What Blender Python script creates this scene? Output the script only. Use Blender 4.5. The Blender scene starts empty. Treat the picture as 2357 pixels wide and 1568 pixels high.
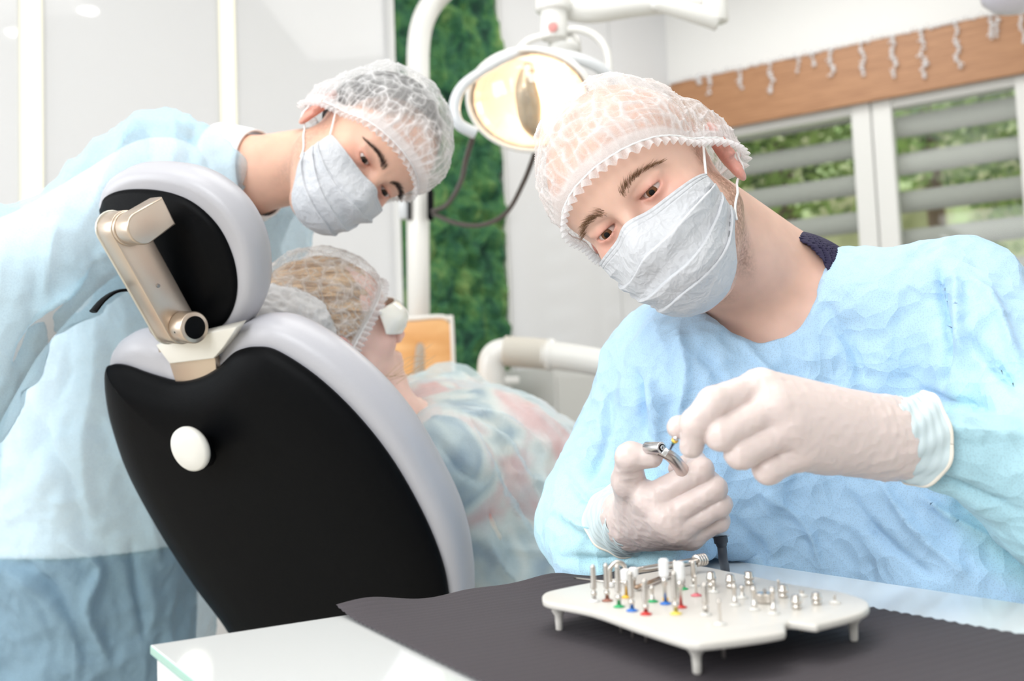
import bpy, bmesh, math, random
import numpy as np
from mathutils import Vector, Matrix
random.seed(7); np.random.seed(7)
SC = bpy.context.scene
COL = SC.collection
# ------------------------------------------------------------------ camera
F = 2291.0                      # focal length in pixels of the 2357 wide frame
H = 0.97                        # camera height
TZ = 0.80                       # table top height
pitch = math.radians(4.0); roll = math.radians(2.3)
FW = np.array([0, math.cos(pitch), math.sin(pitch)])
_u0 = np.array([0, -math.sin(pitch), math.cos(pitch)]); _r0 = np.array([1.0, 0, 0])
RT = _r0*math.cos(roll) - _u0*math.sin(roll)
UP = _u0*math.cos(roll) + _r0*math.sin(roll)
C0 = np.array([0, 0, H])
KM = np.stack([RT, FW, UP], axis=1)          # columns: view right, away, up
cam_d = bpy.data.cameras.new('camera'); cam = bpy.data.objects.new('camera', cam_d); COL.objects.link(cam)
m = Matrix.Identity(4)
for i in range(3):
    m[i][0] = RT[i]; m[i][1] = UP[i]; m[i][2] = -FW[i]; m[i][3] = C0[i]
cam.matrix_world = m
cam_d.sensor_width = 36; cam_d.lens = 36*F/2357; cam_d.clip_start = 0.05
cam_d.dof.use_dof = True; cam_d.dof.focus_distance = 1.0; cam_d.dof.aperture_fstop = 4.5
SC.camera = cam
# ------------------------------------------------------------------ view + world
SC.view_settings.view_transform = 'Standard'; SC.view_settings.look = 'None'
SC.view_settings.gamma = 1; SC.view_settings.use_curve_mapping = False
SC.view_settings.exposure = 0.13
W = bpy.data.worlds.new('world'); SC.world = W; W.use_nodes = True
W.node_tree.nodes['Background'].inputs[0].default_value = (0.93, 0.97, 1.0, 1)
W.node_tree.nodes['Background'].inputs[1].default_value = 1.3
# ------------------------------------------------------------------ lights added to the room, all out of view
def area(name, loc, target, sx, sy, power, color=(1, 1, 1)):
    l = bpy.data.lights.new(name, 'AREA'); l.shape = 'RECTANGLE'; l.size = sx; l.size_y = sy
    l.energy = power; l.color = color
    o = bpy.data.objects.new(name, l); COL.objects.link(o); o.location = loc
    o.rotation_euler = (Vector(target)-Vector(loc)).to_track_quat('-Z', 'Y').to_euler()
    return o
area('added_ceiling_light', (0.0, 1.3, 2.92), (0.0, 1.3, 0), 1.2, 1.2, 12, (1, .985, .96))  # unseen overhead lights added to brighten the room
area('added_ceiling_light', (-1.0, 0.2, 2.92), (-1.0, 0.2, 0), 1.2, 1.2, 10, (1, .985, .96))
area('added_ceiling_light', (0.9, 3.2, 2.92), (0.9, 3.2, 0), 1.0, 1.0, 13, (1, .985, .96))
area('added_front_fill', (-1.5, -1.7, 2.15), (0.1, 1.3, 1.0), 1.9, 1.3, 54, (.97, .985, 1))  # added soft fill from the camera side, standing in for daylight
area('added_left_fill', (-2.86, 0.7, 1.55), (0, 1.5, 0.9), 1.5, 1.3, 26, (.95, .98, 1))  # added side fill to brighten the bending person's gown
# ------------------------------------------------------------------ helpers
def K(px, py, d):               # point in the viewing frame: right, away, up (metres)
    return np.array([(px-1178.5)/F*d, d, -(py-784)/F*d])
def K2W(p): return np.asarray(p) @ KM.T + C0
def P(px, py, d): return K2W(K(px, py, d))
def ray(px, py): return FW + (px-1178.5)/F*RT - (py-784)/F*UP
def hit(px, py, p0, n):
    r = ray(px, py); n = np.asarray(n, float); t = np.dot(np.asarray(p0)-C0, n)/np.dot(r, n)
    return C0 + t*r
def onz(px, py, z): return hit(px, py, (0, 0, z), (0, 0, 1))
def nrm(v): v = np.asarray(v, float); return v/np.linalg.norm(v)
MATS = {}
def S(n, k, v):
    if k in n.inputs: n.inputs[k].default_value = v
def mat(name, col=(.8, .8, .8), rough=.5, metal=0, spec=.5, coat=0, emit=None, es=0, alpha=1, trans=0, sss=0, bump=0, bscale=100, sheen=0):
    if name in MATS: return MATS[name]
    m = bpy.data.materials.new(name); m.use_nodes = True; nt = m.node_tree
    b = nt.nodes['Principled BSDF']
    S(b, 'Base Color', (*col, 1)); S(b, 'Roughness', rough); S(b, 'Metallic', metal); S(b, 'Specular IOR Level', spec)
    S(b, 'Coat Weight', coat); S(b, 'Alpha', alpha); S(b, 'Transmission Weight', trans); S(b, 'Sheen Weight', sheen)
    if emit: S(b, 'Emission Color', (*emit, 1)); S(b, 'Emission Strength', es)
    if sss:
        S(b, 'Subsurface Weight', sss); b.inputs['Subsurface Radius'].default_value = (.01, .004, .002); S(b, 'Subsurface Scale', 1.0)
    if bump:
        t = nt.nodes.new('ShaderNodeTexNoise'); t.inputs['Scale'].default_value = bscale; t.inputs['Detail'].default_value = 4
        tc = nt.nodes.new('ShaderNodeTexCoord'); nt.links.new(tc.outputs['Object'], t.inputs['Vector'])
        bp = nt.nodes.new('ShaderNodeBump'); bp.inputs['Strength'].default_value = bump; bp.inputs['Distance'].default_value = .002
        nt.links.new(t.outputs['Fac'], bp.inputs['Height']); nt.links.new(bp.outputs[0], b.inputs['Normal'])
    MATS[name] = m
    return m
def tag(o, label=None, cat=None, group=None, kind=None):
    if label: o['label'] = label
    if cat: o['category'] = cat
    if group: o['group'] = group
    if kind: o['kind'] = kind
    return o
def empty(name, loc, label=None, cat=None, group=None):
    o = bpy.data.objects.new(name, None); COL.objects.link(o); o.location = tuple(loc); o.empty_display_size = .05
    return tag(o, label, cat, group)
def wloc(o):
    v = Vector(o.location)
    while o.parent: o = o.parent; v += Vector(o.location)
    return np.array(v)
def mobj(name, vf, material, parent=None, smooth=True, cols=None, origin=None):
    """vf = (verts, faces) in world coordinates"""
    v, f = vf[0], vf[1]
    v = np.asarray(v, float)
    if parent is not None: off = wloc(parent)
    elif origin is not None: off = np.asarray(origin, float)
    else: off = np.array([v[:, 0].mean(), v[:, 1].mean(), v[:, 2].min()])
    me = bpy.data.meshes.new(name)
    me.from_pydata((v-off).tolist(), [], [tuple(int(i) for i in q) for q in f])
    mats = material if isinstance(material, (list, tuple)) else [material]
    for mm in mats: me.materials.append(mm)
    if len(vf) > 2 and vf[2] is not None: me.polygons.foreach_set('material_index', np.asarray(vf[2], dtype=np.int32))
    me.polygons.foreach_set('use_smooth', np.full(len(me.polygons), smooth))
    if cols is not None:
        a = me.color_attributes.new('Col', 'FLOAT_COLOR', 'POINT')
        cc = np.ones((len(v), 4)); cc[:, :3] = cols; a.data.foreach_set('color', cc.ravel())
    me.update()
    o = bpy.data.objects.new(name, me); COL.objects.link(o)
    if parent is not None: o.parent = parent
    else: o.location = tuple(off)
    return o
def join(*parts):
    V = []; Fc = []; n = 0
    for p in parts:
        V.append(np.asarray(p[0], float)); Fc += [tuple(i+n for i in q) for q in p[1]]; n += len(p[0])
    return np.concatenate(V), Fc
def cr(pts, n=8, closed=False):
    """Catmull-Rom through the points (any dimension)"""
    p = np.asarray(pts, float); L = len(p); out = []
    segs = L if closed else L-1
    for i in range(segs):
        if closed: a, b, c, d = p[(i-1) % L], p[i], p[(i+1) % L], p[(i+2) % L]
        else: a, b, c, d = p[max(i-1, 0)], p[i], p[i+1], p[min(i+2, L-1)]
        for j in range(n):
            t = j/n; out.append(.5*((2*b)+(-a+c)*t+(2*a-5*b+4*c-d)*t*t+(-a+3*b-3*c+d)*t**3))
    if not closed: out.append(p[-1])
    return np.array(out)
def tube(path, rad, seg=12, caps=True, up=None, flat=1.0):
    p = np.asarray(path, float); n = len(p)
    r = np.full(n, rad) if np.isscalar(rad) else np.asarray(rad, float)
    T = np.gradient(p, axis=0); T /= np.linalg.norm(T, axis=1)[:, None]+1e-12
    a = np.array(up if up is not None else ([0, 0, 1] if abs(T[0][2]) < .9 else [1, 0, 0]), float)
    V = []
    for i in range(n):
        a = a - T[i]*np.dot(a, T[i]); a /= np.linalg.norm(a)+1e-12; b = np.cross(T[i], a)
        for k in range(seg):
            t = 2*math.pi*k/seg; V.append(p[i]+r[i]*(math.cos(t)*a*flat+math.sin(t)*b))
    Fc = []
    for i in range(n-1):
        for k in range(seg):
            k2 = (k+1) % seg; Fc.append((i*seg+k, i*seg+k2, (i+1)*seg+k2, (i+1)*seg+k))
    if caps: Fc.append(tuple(range(seg-1, -1, -1))); Fc.append(tuple((n-1)*seg+k for k in range(seg)))
    return np.array(V), Fc
def lathe(prof, c, axis, seg=32):
    """prof = [(radius, height)]"""
    ax = nrm(axis); a = np.cross(ax, [0, 0, 1]) if abs(ax[2]) < .95 else np.cross(ax, [1, 0, 0]); a = nrm(a); b = np.cross(ax, a)
    V = []; n = len(prof)
    for (r, h) in prof:
        r = max(r, 1e-5)
        for k in range(seg):
            t = 2*math.pi*k/seg; V.append(np.asarray(c)+ax*h+r*(math.cos(t)*a+math.sin(t)*b))
    Fc = []
    for i in range(n-1):
        for k in range(seg):
            k2 = (k+1) % seg; Fc.append((i*seg+k, i*seg+k2, (i+1)*seg+k2, (i+1)*seg+k))
    Fc.append(tuple(range(seg-1, -1, -1))); Fc.append(tuple((n-1)*seg+k for k in range(seg)))
    return np.array(V), Fc
def cyl(a, b, r, seg=24, bev=None):
    a = np.asarray(a, float); b = np.asarray(b, float); L = np.linalg.norm(b-a); e = bev if bev is not None else min(r*.15, L*.2)
    return lathe([(r-e, 0), (r-e*.3, e*.3), (r, e), (r, L-e), (r-e*.3, L-e*.3), (r-e, L)], a, b-a, seg)
def sphere(c, r, n=8, m=12):
    c = np.asarray(c, float); r3 = np.asarray([r]*3 if np.isscalar(r) else r, float)
    V = [c+r3*[0, 0, 1]]
    for i in range(1, n):
        for j in range(m):
            a = math.pi*i/n; t = 2*math.pi*j/m; V.append(c+r3*[math.sin(a)*math.cos(t), math.sin(a)*math.sin(t), math.cos(a)])
    V.append(c+r3*[0, 0, -1]); Fc = []
    for j in range(m):
        Fc.append((0, 1+j, 1+(j+1) % m))
        for i in range(n-2): Fc.append((1+i*m+j, 1+(i+1)*m+j, 1+(i+1)*m+(j+1) % m, 1+i*m+(j+1) % m))
        Fc.append((1+(n-2)*m+j, len(V)-1, 1+(n-2)*m+(j+1) % m))
    return np.array(V), Fc
def bmvf(bm):
    bm.verts.ensure_lookup_table(); bm.verts.index_update()
    r = (np.array([v.co[:] for v in bm.verts]), [tuple(v.index for v in f.verts) for f in bm.faces]); bm.free(); return r
def box(c, half, axes=None, bev=0, seg=2):
    bm = bmesh.new(); bmesh.ops.create_cube(bm, size=2)
    for v in bm.verts: v.co = Vector((v.co.x*half[0], v.co.y*half[1], v.co.z*half[2]))
    if bev: bmesh.ops.bevel(bm, geom=list(bm.edges), offset=bev, segments=seg, affect='EDGES', profile=.5)
    V, Fc = bmvf(bm)
    A = np.eye(3) if axes is None else np.array([nrm(a) for a in axes])
    return V @ A + np.asarray(c), Fc
def prism(poly, off, bev=0, seg=3):
    """closed planar polygon (world points) extruded by vector off"""
    bm = bmesh.new(); vs = [bm.verts.new(tuple(p)) for p in poly]; f = bm.faces.new(vs)
    r = bmesh.ops.extrude_face_region(bm, geom=[f]); nv = [g for g in r['geom'] if isinstance(g, bmesh.types.BMVert)]
    for v in nv: v.co += Vector(tuple(off))
    bmesh.ops.recalc_face_normals(bm, faces=list(bm.faces))
    if bev:
        big = [f for f in bm.faces if len(f.verts) == len(poly)]
        es = set(e for f in big for e in f.edges)
        bmesh.ops.bevel(bm, geom=list(es), offset=bev, segments=seg, affect='EDGES', profile=.5)
    return bmvf(bm)
def grid(fn, nu, nv, closed=False):
    V = []; Fc = []
    for i in range(nu):
        for j in range(nv): V.append(fn(i/(nu if closed else nu-1), j/(nv-1)))
    for i in range(nu if closed else nu-1):
        for j in range(nv-1):
            i2 = (i+1) % nu; Fc.append((i*nv+j, i2*nv+j, i2*nv+j+1, i*nv+j+1))
    return np.array(V), Fc
def vnormals(V, Fc):
    V = np.asarray(V); N = np.zeros_like(V); q = np.array([f if len(f) == 4 else (f[0], f[1], f[2], f[2]) for f in Fc if len(f) <= 4])
    n = np.cross(V[q[:, 2]]-V[q[:, 0]], V[q[:, 3]]-V[q[:, 1]]); t = (q[:, 2] == q[:, 3])
    if t.any(): n[t] = np.cross(V[q[t, 1]]-V[q[t, 0]], V[q[t, 2]]-V[q[t, 0]])
    for k in range(4): np.add.at(N, q[:, k], n)
    return N/(np.linalg.norm(N, axis=1)[:, None]+1e-12)
# ------------------------------------------------------------------ value noise in numpy
_R = np.random.RandomState(3).rand(64, 64, 64)
def noise(p):
    p = np.asarray(p, float); i = np.floor(p).astype(int); f = p-i; f = f*f*(3-2*f); i &= 63; j = (i+1) & 63
    x0, y0, z0 = i.T; x1, y1, z1 = j.T; fx, fy, fz = f.T
    a = _R[x0, y0, z0]*(1-fx)+_R[x1, y0, z0]*fx; b = _R[x0, y1, z0]*(1-fx)+_R[x1, y1, z0]*fx
    c = _R[x0, y0, z1]*(1-fx)+_R[x1, y0, z1]*fx; d = _R[x0, y1, z1]*(1-fx)+_R[x1, y1, z1]*fx
    return ((a*(1-fy)+b*fy)*(1-fz)+(c*(1-fy)+d*fy)*fz)*2-1
def fbm(p, o=3):
    s = 0; a = 1
    for k in range(o): s = s+a*noise(np.asarray(p)*2**k+17*k); a *= .5
    return s
def worley(p, seed=0):           # distance to the nearest of jittered cell points: crumpled facets
    p = np.asarray(p, float); i = np.floor(p).astype(int); best = np.full(len(p), 9.)
    for dx in (-1, 0, 1):
        for dy in (-1, 0, 1):
            for dz in (-1, 0, 1):
                c = i+[dx, dy, dz]; h = (c+seed) & 63; a, b, d = h.T
                j = c+np.stack([_R[a, b, d], _R[b, d, (a+7) & 63], _R[d, (a+13) & 63, b]], 1)
                best = np.minimum(best, ((p-j)**2).sum(1))
    return np.sqrt(best)
def crumple(p, seed=0): return worley(p, seed)+.42*worley(p*2.3+5, seed+3)-.75
def ridge(p, o=2):              # sharp crests like creased non-woven cloth
    s = 0; a = 1
    for k in range(o): s = s+a*(1-2*np.abs(noise(np.asarray(p)*2**k+31*k))**.8); a *= .5
    return s
# ------------------------------------------------------------------ implicit surfaces
def smin(a, b, k):
    h = np.clip(.5+.5*(b-a)/k, 0, 1); return b*(1-h)+a*h-k*h*(1-h)
def smax(a, b, k): return -smin(-a, -b, k)
def sph(p, c, r): return np.linalg.norm(p-np.asarray(c), axis=1)-r
def cone(p, a, b, ra, rb=None, fl=None):
    rb = ra if rb is None else rb; a = np.asarray(a, float); b = np.asarray(b, float); ab = b-a
    t = np.clip(((p-a)@ab)/max(ab@ab, 1e-12), 0, 1)
    return np.linalg.norm(p-a-t[:, None]*ab, axis=1)-(ra+(rb-ra)*t)
def ell(p, c, r, A=None):
    q = p-np.asarray(c)
    if A is not None: q = q@np.asarray(A).T        # rows of A = local axes
    r = np.asarray(r, float); k0 = np.linalg.norm(q/r, axis=1); k1 = np.linalg.norm(q/(r*r), axis=1)
    return k0*(k0-1)/(k1+1e-9)
def chain(p, pts, rads, k=.004):
    d = None
    for i in range(len(pts)-1):
        e = cone(p, pts[i], pts[i+1], rads[i], rads[i+1]); d = e if d is None else smin(d, e, k)
    return d
def sdfmesh(f, lo, hi, h, B=16, lip=1.35):
    """surface nets on the blocks that the surface crosses"""
    lo = np.asarray(lo, float); hi = np.asarray(hi, float); nb = np.ceil((hi-lo)/(h*B)).astype(int)
    g = np.stack(np.meshgrid(*[np.arange(n) for n in nb], indexing='ij'), -1).reshape(-1, 3)
    cen = lo+(g+.5)*h*B; keep = []
    for s in range(0, len(cen), 200000): keep.append(np.abs(f(cen[s:s+200000])) < B*h*.866*lip+h)
    g = g[np.concatenate(keep)]
    c1 = np.stack(np.meshgrid(*[np.arange(B+1)]*3, indexing='ij'), -1).reshape(-1, 3)
    N = (nb*B+2); ids = []; pos = []; quads = []
    def gid(c): return (c[..., 0]*N[1]+c[..., 1])*N[2]+c[..., 2]
    CH = 30; E = np.array([[0, 0, 0, 1, 0, 0], [0, 1, 0, 1, 1, 0], [0, 0, 1, 1, 0, 1], [0, 1, 1, 1, 1, 1], [0, 0, 0, 0, 1, 0], [1, 0, 0, 1, 1, 0], [0, 0, 1, 0, 1, 1], [1, 0, 1, 1, 1, 1], [0, 0, 0, 0, 0, 1], [1, 0, 0, 1, 0, 1], [0, 1, 0, 0, 1, 1], [1, 1, 0, 1, 1, 1]])
    for s in range(0, len(g), CH):
        gg = g[s:s+CH]; c = (gg[:, None]*B+c1[None]); v = f((lo+c*h).reshape(-1, 3)).reshape(len(gg), B+1, B+1, B+1); sg = v < 0
        cnt = sum(sg[:, i:i+B, j:j+B, k:k+B].astype(np.int8) for i in (0, 1) for j in (0, 1) for k in (0, 1))
        b, x, y, z = np.nonzero((cnt > 0) & (cnt < 8))
        if not len(b): continue
        acc = np.zeros((len(b), 3)); w = np.zeros(len(b))
        for e in E:
            va = v[b, x+e[0], y+e[1], z+e[2]]; vb = v[b, x+e[3], y+e[4], z+e[5]]; mk = (va < 0) != (vb < 0)
            t = np.where(mk, va/(va-vb+1e-30), 0)[:, None]; acc += np.where(mk[:, None], e[:3]+t*(e[3:]-e[:3]), 0); w += mk
        cc = gg[b]*B+np.stack([x, y, z], 1); ids.append(gid(cc)); pos.append(lo+(cc+acc/w[:, None])*h)
        for ax in range(3):
            sl = [slice(0, B)]*3; sh = list(sl); sh[ax] = slice(1, B+1)
            a0 = sg[(slice(None), *sl)]; a1 = sg[(slice(None), *sh)]
            b, x, y, z = np.nonzero(a0 != a1); cc = gg[b]*B+np.stack([x, y, z], 1)
            d1 = np.zeros(3, int); d2 = np.zeros(3, int); d1[(ax+1) % 3] = 1; d2[(ax+2) % 3] = 1
            ok = ((cc-d1-d2) >= 0).all(1)
            q = np.stack([gid(cc), gid(cc-d1), gid(cc-d1-d2), gid(cc-d2)], 1); fl = ~a0[b, x, y, z]
            q[fl] = q[fl][:, ::-1]; quads.append(q[ok])
    ids = np.concatenate(ids); pos = np.concatenate(pos); quads = np.concatenate(quads)
    o = np.argsort(ids); ids = ids[o]; pos = pos[o]
    qi = np.searchsorted(ids, quads); qi = np.minimum(qi, len(ids)-1); ok = (ids[qi] == quads).all(1); qi = qi[ok]
    f0 = f(pos); e = .4*h; g3 = np.stack([f(pos+np.eye(3)[i]*e)-f0 for i in range(3)], 1)/e; g2 = np.maximum((g3**2).sum(1), .2)
    pos = pos-np.clip(f0/g2, -.6*h, .6*h)[:, None]*g3
    return pos, qi
def gradn(f, V, e=.0008):
    n = np.stack([f(V+np.eye(3)[i]*e)-f(V-np.eye(3)[i]*e) for i in range(3)], 1); return n/(np.linalg.norm(n, axis=1)[:, None]+1e-12)
# ================================================================== ROOM
m_wall = mat('white_glossy_wall', (.72, .72, .73), .04, spec=.22)
m_plain = mat('white_paint', (.82, .815, .80), .6)
m_ceil = mat('ceiling_paint', (.85, .85, .85), .8)
m_floor = mat('floor_vinyl', (.62, .57, .48), .35, bump=.05)
m_led = mat('warm_led_strip', (.25, .23, .17), .6, emit=(1, .95, .74), es=.98)
m_grey = mat('seam_grey', (.62, .62, .62), .6)
WA = np.array([-1.337, 2.6, 0]); WB = np.array([.781, 4.57, 0]); WD = nrm(WB-WA); WN = np.array([WD[1], -WD[0], 0])   # WN points into the room
VD = np.array([.858, -.513, 0]); VD = nrm(VD); VN = np.array([-abs(VD[1]), -abs(VD[0]), 0]); VN = nrm(VN)
CZ = 3.0
def wallbox(p, d, n, s0, s1, z0, z1, t=.0, th=.02, bev=0):
    """box on a wall: from s0 to s1 along d, z0..z1, its face standing t..t+th off the wall"""
    c = p+d*(s0+s1)/2+n*(t+th/2)+np.array([0, 0, (z0+z1)/2])
    return box(c, ((s1-s0)/2, th/2, (z1-z0)/2), (d, n, (0, 0, 1)), bev)
def sb(px, py=500): return float(np.dot(hit(px, py, WA, WN)-WA, WD))
def sv(px, py=300): return float(np.dot(hit(px, py, WB, VN)-WB, VD))
LW = float(np.linalg.norm(WB-WA))
tag(mobj('wall_back', wallbox(WA, WD, WN, -2.0, LW, 0, CZ, -.1, .1), m_wall, smooth=False), kind='structure')
tag(mobj('floor', box((0, 1, -.05), (5, 5.5, .05)), m_floor, smooth=False), kind='structure')
tag(mobj('ceiling', box((0, 1, CZ+.05), (5, 5.5, .05)), m_ceil, smooth=False), kind='structure')
tag(mobj('wall_left', join(box((-2.95, -.4, .43), (.05, 2.6, .43)), box((-2.95, -.4, 2.63), (.05, 2.6, .37)), box((-2.95, -1.54, 1.56), (.05, 1.46, .70)), box((-2.95, 1.82, 1.56), (.05, .38, .70))), m_plain, smooth=False), kind='structure')
tag(mobj('added_left_window', join(*[box((-2.95, y, 1.56), (.03, .03, .70)) for y in (-.05, .68, 1.41)]+[box((-2.95, .68, z), (.03, .76, .03)) for z in (.89, 2.23)]), m_plain, smooth=False), kind='structure')  # unseen window frame made up to go with the added side fill
# wall behind the camera, with an opening added to let light in
tag(mobj('wall_front', join(box((0, -3.0, .45), (5, .05, .45)), box((0, -3.0, 2.85), (5, .05, .15)), box((-3.9, -3.0, 1.8), (1.1, .05, .9)), box((2.6, -3.0, 1.8), (2.4, .05, .9))), m_plain, smooth=False), kind='structure')
# LED strips of the back wall (recessed vertical lights)
def led(px, w, lab):
    s = sb(px, 200); o = empty('light_strip', WA+WD*s+WN*.001, lab, 'light strip')
    mobj('diffuser', wallbox(WA, WD, WN, s-w/2, s+w/2, .1, 2.9, .001, .006, .001), m_led, o, smooth=False)
    mobj('channel', join(wallbox(WA, WD, WN, s-w/2-.004, s-w/2, .1, 2.9, .001, .007), wallbox(WA, WD, WN, s+w/2, s+w/2+.004, .1, 2.9, .001, .007)), mat('channel_white', (.75, .74, .66), .5), o, smooth=False)
led(70, .056, 'vertical warm white light strip nearest the left edge of the photo')
led(523, .052, 'vertical warm white light strip above the white collar of the bending person')
for i, px in enumerate((1170, 1421)):
    s = sb(px, 500); w = (.012, .008)[i]
    tag(mobj('trim_%d' % (i+1), wallbox(WA, WD, WN, s-w/2, s+w/2, 0, CZ, 0, .004), m_grey, smooth=False), kind='structure')
# moss panel
def moss_mat():
    m = mat('moss', (.1, .25, .1), .85); nt = m.node_tree; b = nt.nodes['Principled BSDF']
    tc = nt.nodes.new('ShaderNodeTexCoord')
    n1 = nt.nodes.new('ShaderNodeTexNoise'); n1.inputs['Scale'].default_value = 1; n1.inputs['Detail'].default_value = 8; n1.inputs['Roughness'].default_value = .7
    r = nt.nodes.new('ShaderNodeValToRGB'); e = r.color_ramp.elements
    e[0].position = .36; e[0].color = (.006, .045, .028, 1); e[1].position = .70; e[1].color = (.26, .38, .12, 1)
    k = e.new(.45); k.color = (.025, .125, .055, 1); k = e.new(.55); k.color = (.07, .20, .06, 1)
    mp_ = nt.nodes.new('ShaderNodeMapping'); mp_.inputs['Scale'].default_value = (11, 11, 6.5); nt.links.new(tc.outputs['Object'], mp_.inputs[0]); nt.links.new(mp_.outputs[0], n1.inputs['Vector'])
    nt.links.new(n1.outputs['Fac'], r.inputs[0]); nt.links.new(r.outputs[0], b.inputs['Base Color'])
    n2 = nt.nodes.new('ShaderNodeTexNoise'); n2.inputs['Scale'].default_value = 60; n2.inputs['Detail'].default_value = 4; bp = nt.nodes.new('ShaderNodeBump'); bp.inputs['Strength'].default_value = 1; bp.inputs['Distance'].default_value = .02; nt.links.new(tc.outputs['Object'], n2.inputs['Vector']); nt.links.new(n2.outputs['Fac'], bp.inputs['Height']); nt.links.new(bp.outputs[0], b.inputs['Normal'])
    return m
s0 = sb(907, 400); s1 = sb(1148, 400)
def mossf(u, v):
    s = s0+(s1-s0)*u; z = .12+(2.8)*v; q = np.array([[s*13, z*11, 0.3]])
    cell = abs(noise(q)[0])+.5*abs(noise(q*2.1+9)[0])
    ed = min(1, min(u, 1-u)/.03)
    return WA+WD*s+WN*(.006+ed*(.012+.060*cell+.006*noise(q*7)[0]))+np.array([0, 0, z])
mp = empty('moss_panel', WA+WD*(s0+s1)/2+np.array([0, 0, .1]), 'tall green preserved moss panel on the white back wall behind the lamp pole', 'moss panel')
mobj('moss', grid(mossf, 60, 420), moss_mat(), mp)
mobj('panel_frame', join(wallbox(WA, WD, WN, s0-.008, s0, .1, 2.95, 0, .03), wallbox(WA, WD, WN, s1, s1+.008, .1, 2.95, 0, .03), wallbox(WA, WD, WN, s0, s1, .1, .12, 0, .03)), m_plain, mp, smooth=False)
# glossy wall: the two ceiling spots seen mirrored in it
m_spot = mat('spot_glow', (1, 1, 1), .5, emit=(1, .98, .95), es=70)
for (px, py, lab) in ((203, 24, 'round ceiling downlight, the brighter reflection right of the left light strip'), (35, 75, 'round ceiling downlight, the reflection at the far left edge')):
    h = hit(px, py, WA, WN); r = nrm(h-C0); r = r-2*np.dot(r, WN)*WN; t = (CZ-.012-h[2])/r[2]; q = h+r*t
    o = empty('ceiling_downlight', (q[0], q[1], CZ-.012), lab, 'ceiling light')
    mobj('bezel', lathe([(.05, 0), (.056, .003), (.056, .010), (.05, .011)], (q[0], q[1], CZ-.012), (0, 0, 1)), m_plain, o)
    mobj('lamp_glass', lathe([(.001, 0), (.044, 0), (.044, .003)], (q[0], q[1], CZ-.0135), (0, 0, 1)), m_spot, o)
for (x, y, sz, lab) in ((.0, 1.3, 1.2, 'over the treatment chair'), (-1.0, .2, 1.2, 'over the camera side'), (.9, 3.2, 1.0, 'before the window')):
    o = empty('added_ceiling_panel', (x, y, CZ-.03), 'added unseen square white ceiling light panel '+lab, 'ceiling light')  # panels added to carry the overhead light, out of view
    mobj('panel_frame', join(*[box((x+dx*sz/2, y+dy*sz/2, CZ-.02), (.02 if dx else sz/2, .02 if dy else sz/2, .02)) for dx, dy in ((1, 0), (-1, 0), (0, 1), (0, -1))]), m_plain, o, smooth=False)
    mobj('diffuser', box((x, y, CZ-.01), (sz/2, sz/2, .005)), mat('panel_diffuser', (1, 1, 1), .5, emit=(1, .99, .97), es=1.0), o, smooth=False)
# ---- window wall
zt = H+1.485; zb = H+1.23; WE = 2.6; z_sill = H+.30
wl0 = .10; ms0 = sv(1965, 400); ms1 = sv(2060, 400); e1 = sv(2347, 180)
wv = lambda a, b, z0, z1, t=0, th=.02, bev=0: wallbox(WB, VD, VN, a, b, z0, z1, t, th, bev)
tag(mobj('wall_right', join(wv(0, WE, zb+.02, CZ, -.12, .12), wv(0, WE, 0, z_sill, -.12, .12), wv(0, wl0, z_sill, zb+.02, -.12, .12), wv(e1+1.0, WE+1.2, 0, CZ, -.12, .12)), m_plain, smooth=False), kind='structure')
m_frame = mat('window_frame_white', (.74, .74, .72), .4)
tag(mobj('window_1', join(wv(wl0, ms0+.0, z_sill, z_sill+.05, -.09, .06), wv(wl0, ms0, zb-.03, zb+.02, -.09, .06), wv(wl0, wl0+.05, z_sill, zb, -.09, .06),
    wv(ms0, ms0+.08, z_sill, zb+.02, -.09, .075, .006)), m_frame, smooth=False), kind='structure')
tag(mobj('window_2', join(wv(ms1-.08, ms1, z_sill, zb+.02, -.09, .075, .006), wv(ms1, e1+1, z_sill, z_sill+.05, -.09, .06), wv(ms1, e1+1, zb-.03, zb+.02, -.09, .06), wv(e1-.02, e1+.10, z_sill, zb, -.09, .075)), m_frame, smooth=False), kind='structure')
tag(mobj('trim_3', join(wv(ms0+.08, ms1-.08, z_sill, zb+.02, -.085, .05), wv(ms0+.075, ms0+.08, z_sill, zb, -.04, .02)), mat('frame_gasket', (.66, .66, .64), .5), smooth=False), kind='structure')
def glass_mat(name, tint=(.98, 1, .985), op=.015):
    m = bpy.data.materials.new(name); m.use_nodes = True; nt = m.node_tree; nt.nodes.clear()
    o = nt.nodes.new('ShaderNodeOutputMaterial'); t = nt.nodes.new('ShaderNodeBsdfTransparent'); g = nt.nodes.new('ShaderNodeBsdfGlossy'); mx = nt.nodes.new('ShaderNodeMixShader')
    t.inputs[0].default_value = (*tint, 1); g.inputs['Roughness'].default_value = .02; mx.inputs[0].default_value = op
    nt.links.new(t.outputs[0], mx.inputs[1]); nt.links.new(g.outputs[0], mx.inputs[2]); nt.links.new(mx.outputs[0], o.inputs[0]); return m
m_pane = glass_mat('window_glass')
tag(mobj('window_3', join(wv(wl0+.05, ms0, z_sill+.05, zb-.03, -.06, .006), wv(ms1, e1-.02, z_sill+.05, zb-.03, -.06, .006)), m_pane, smooth=False), kind='structure')
tag(mobj('window_4', wv(wl0, e1+1, z_sill-.03, z_sill, -.12, .26, .005), m_frame, smooth=False), kind='structure')
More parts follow.
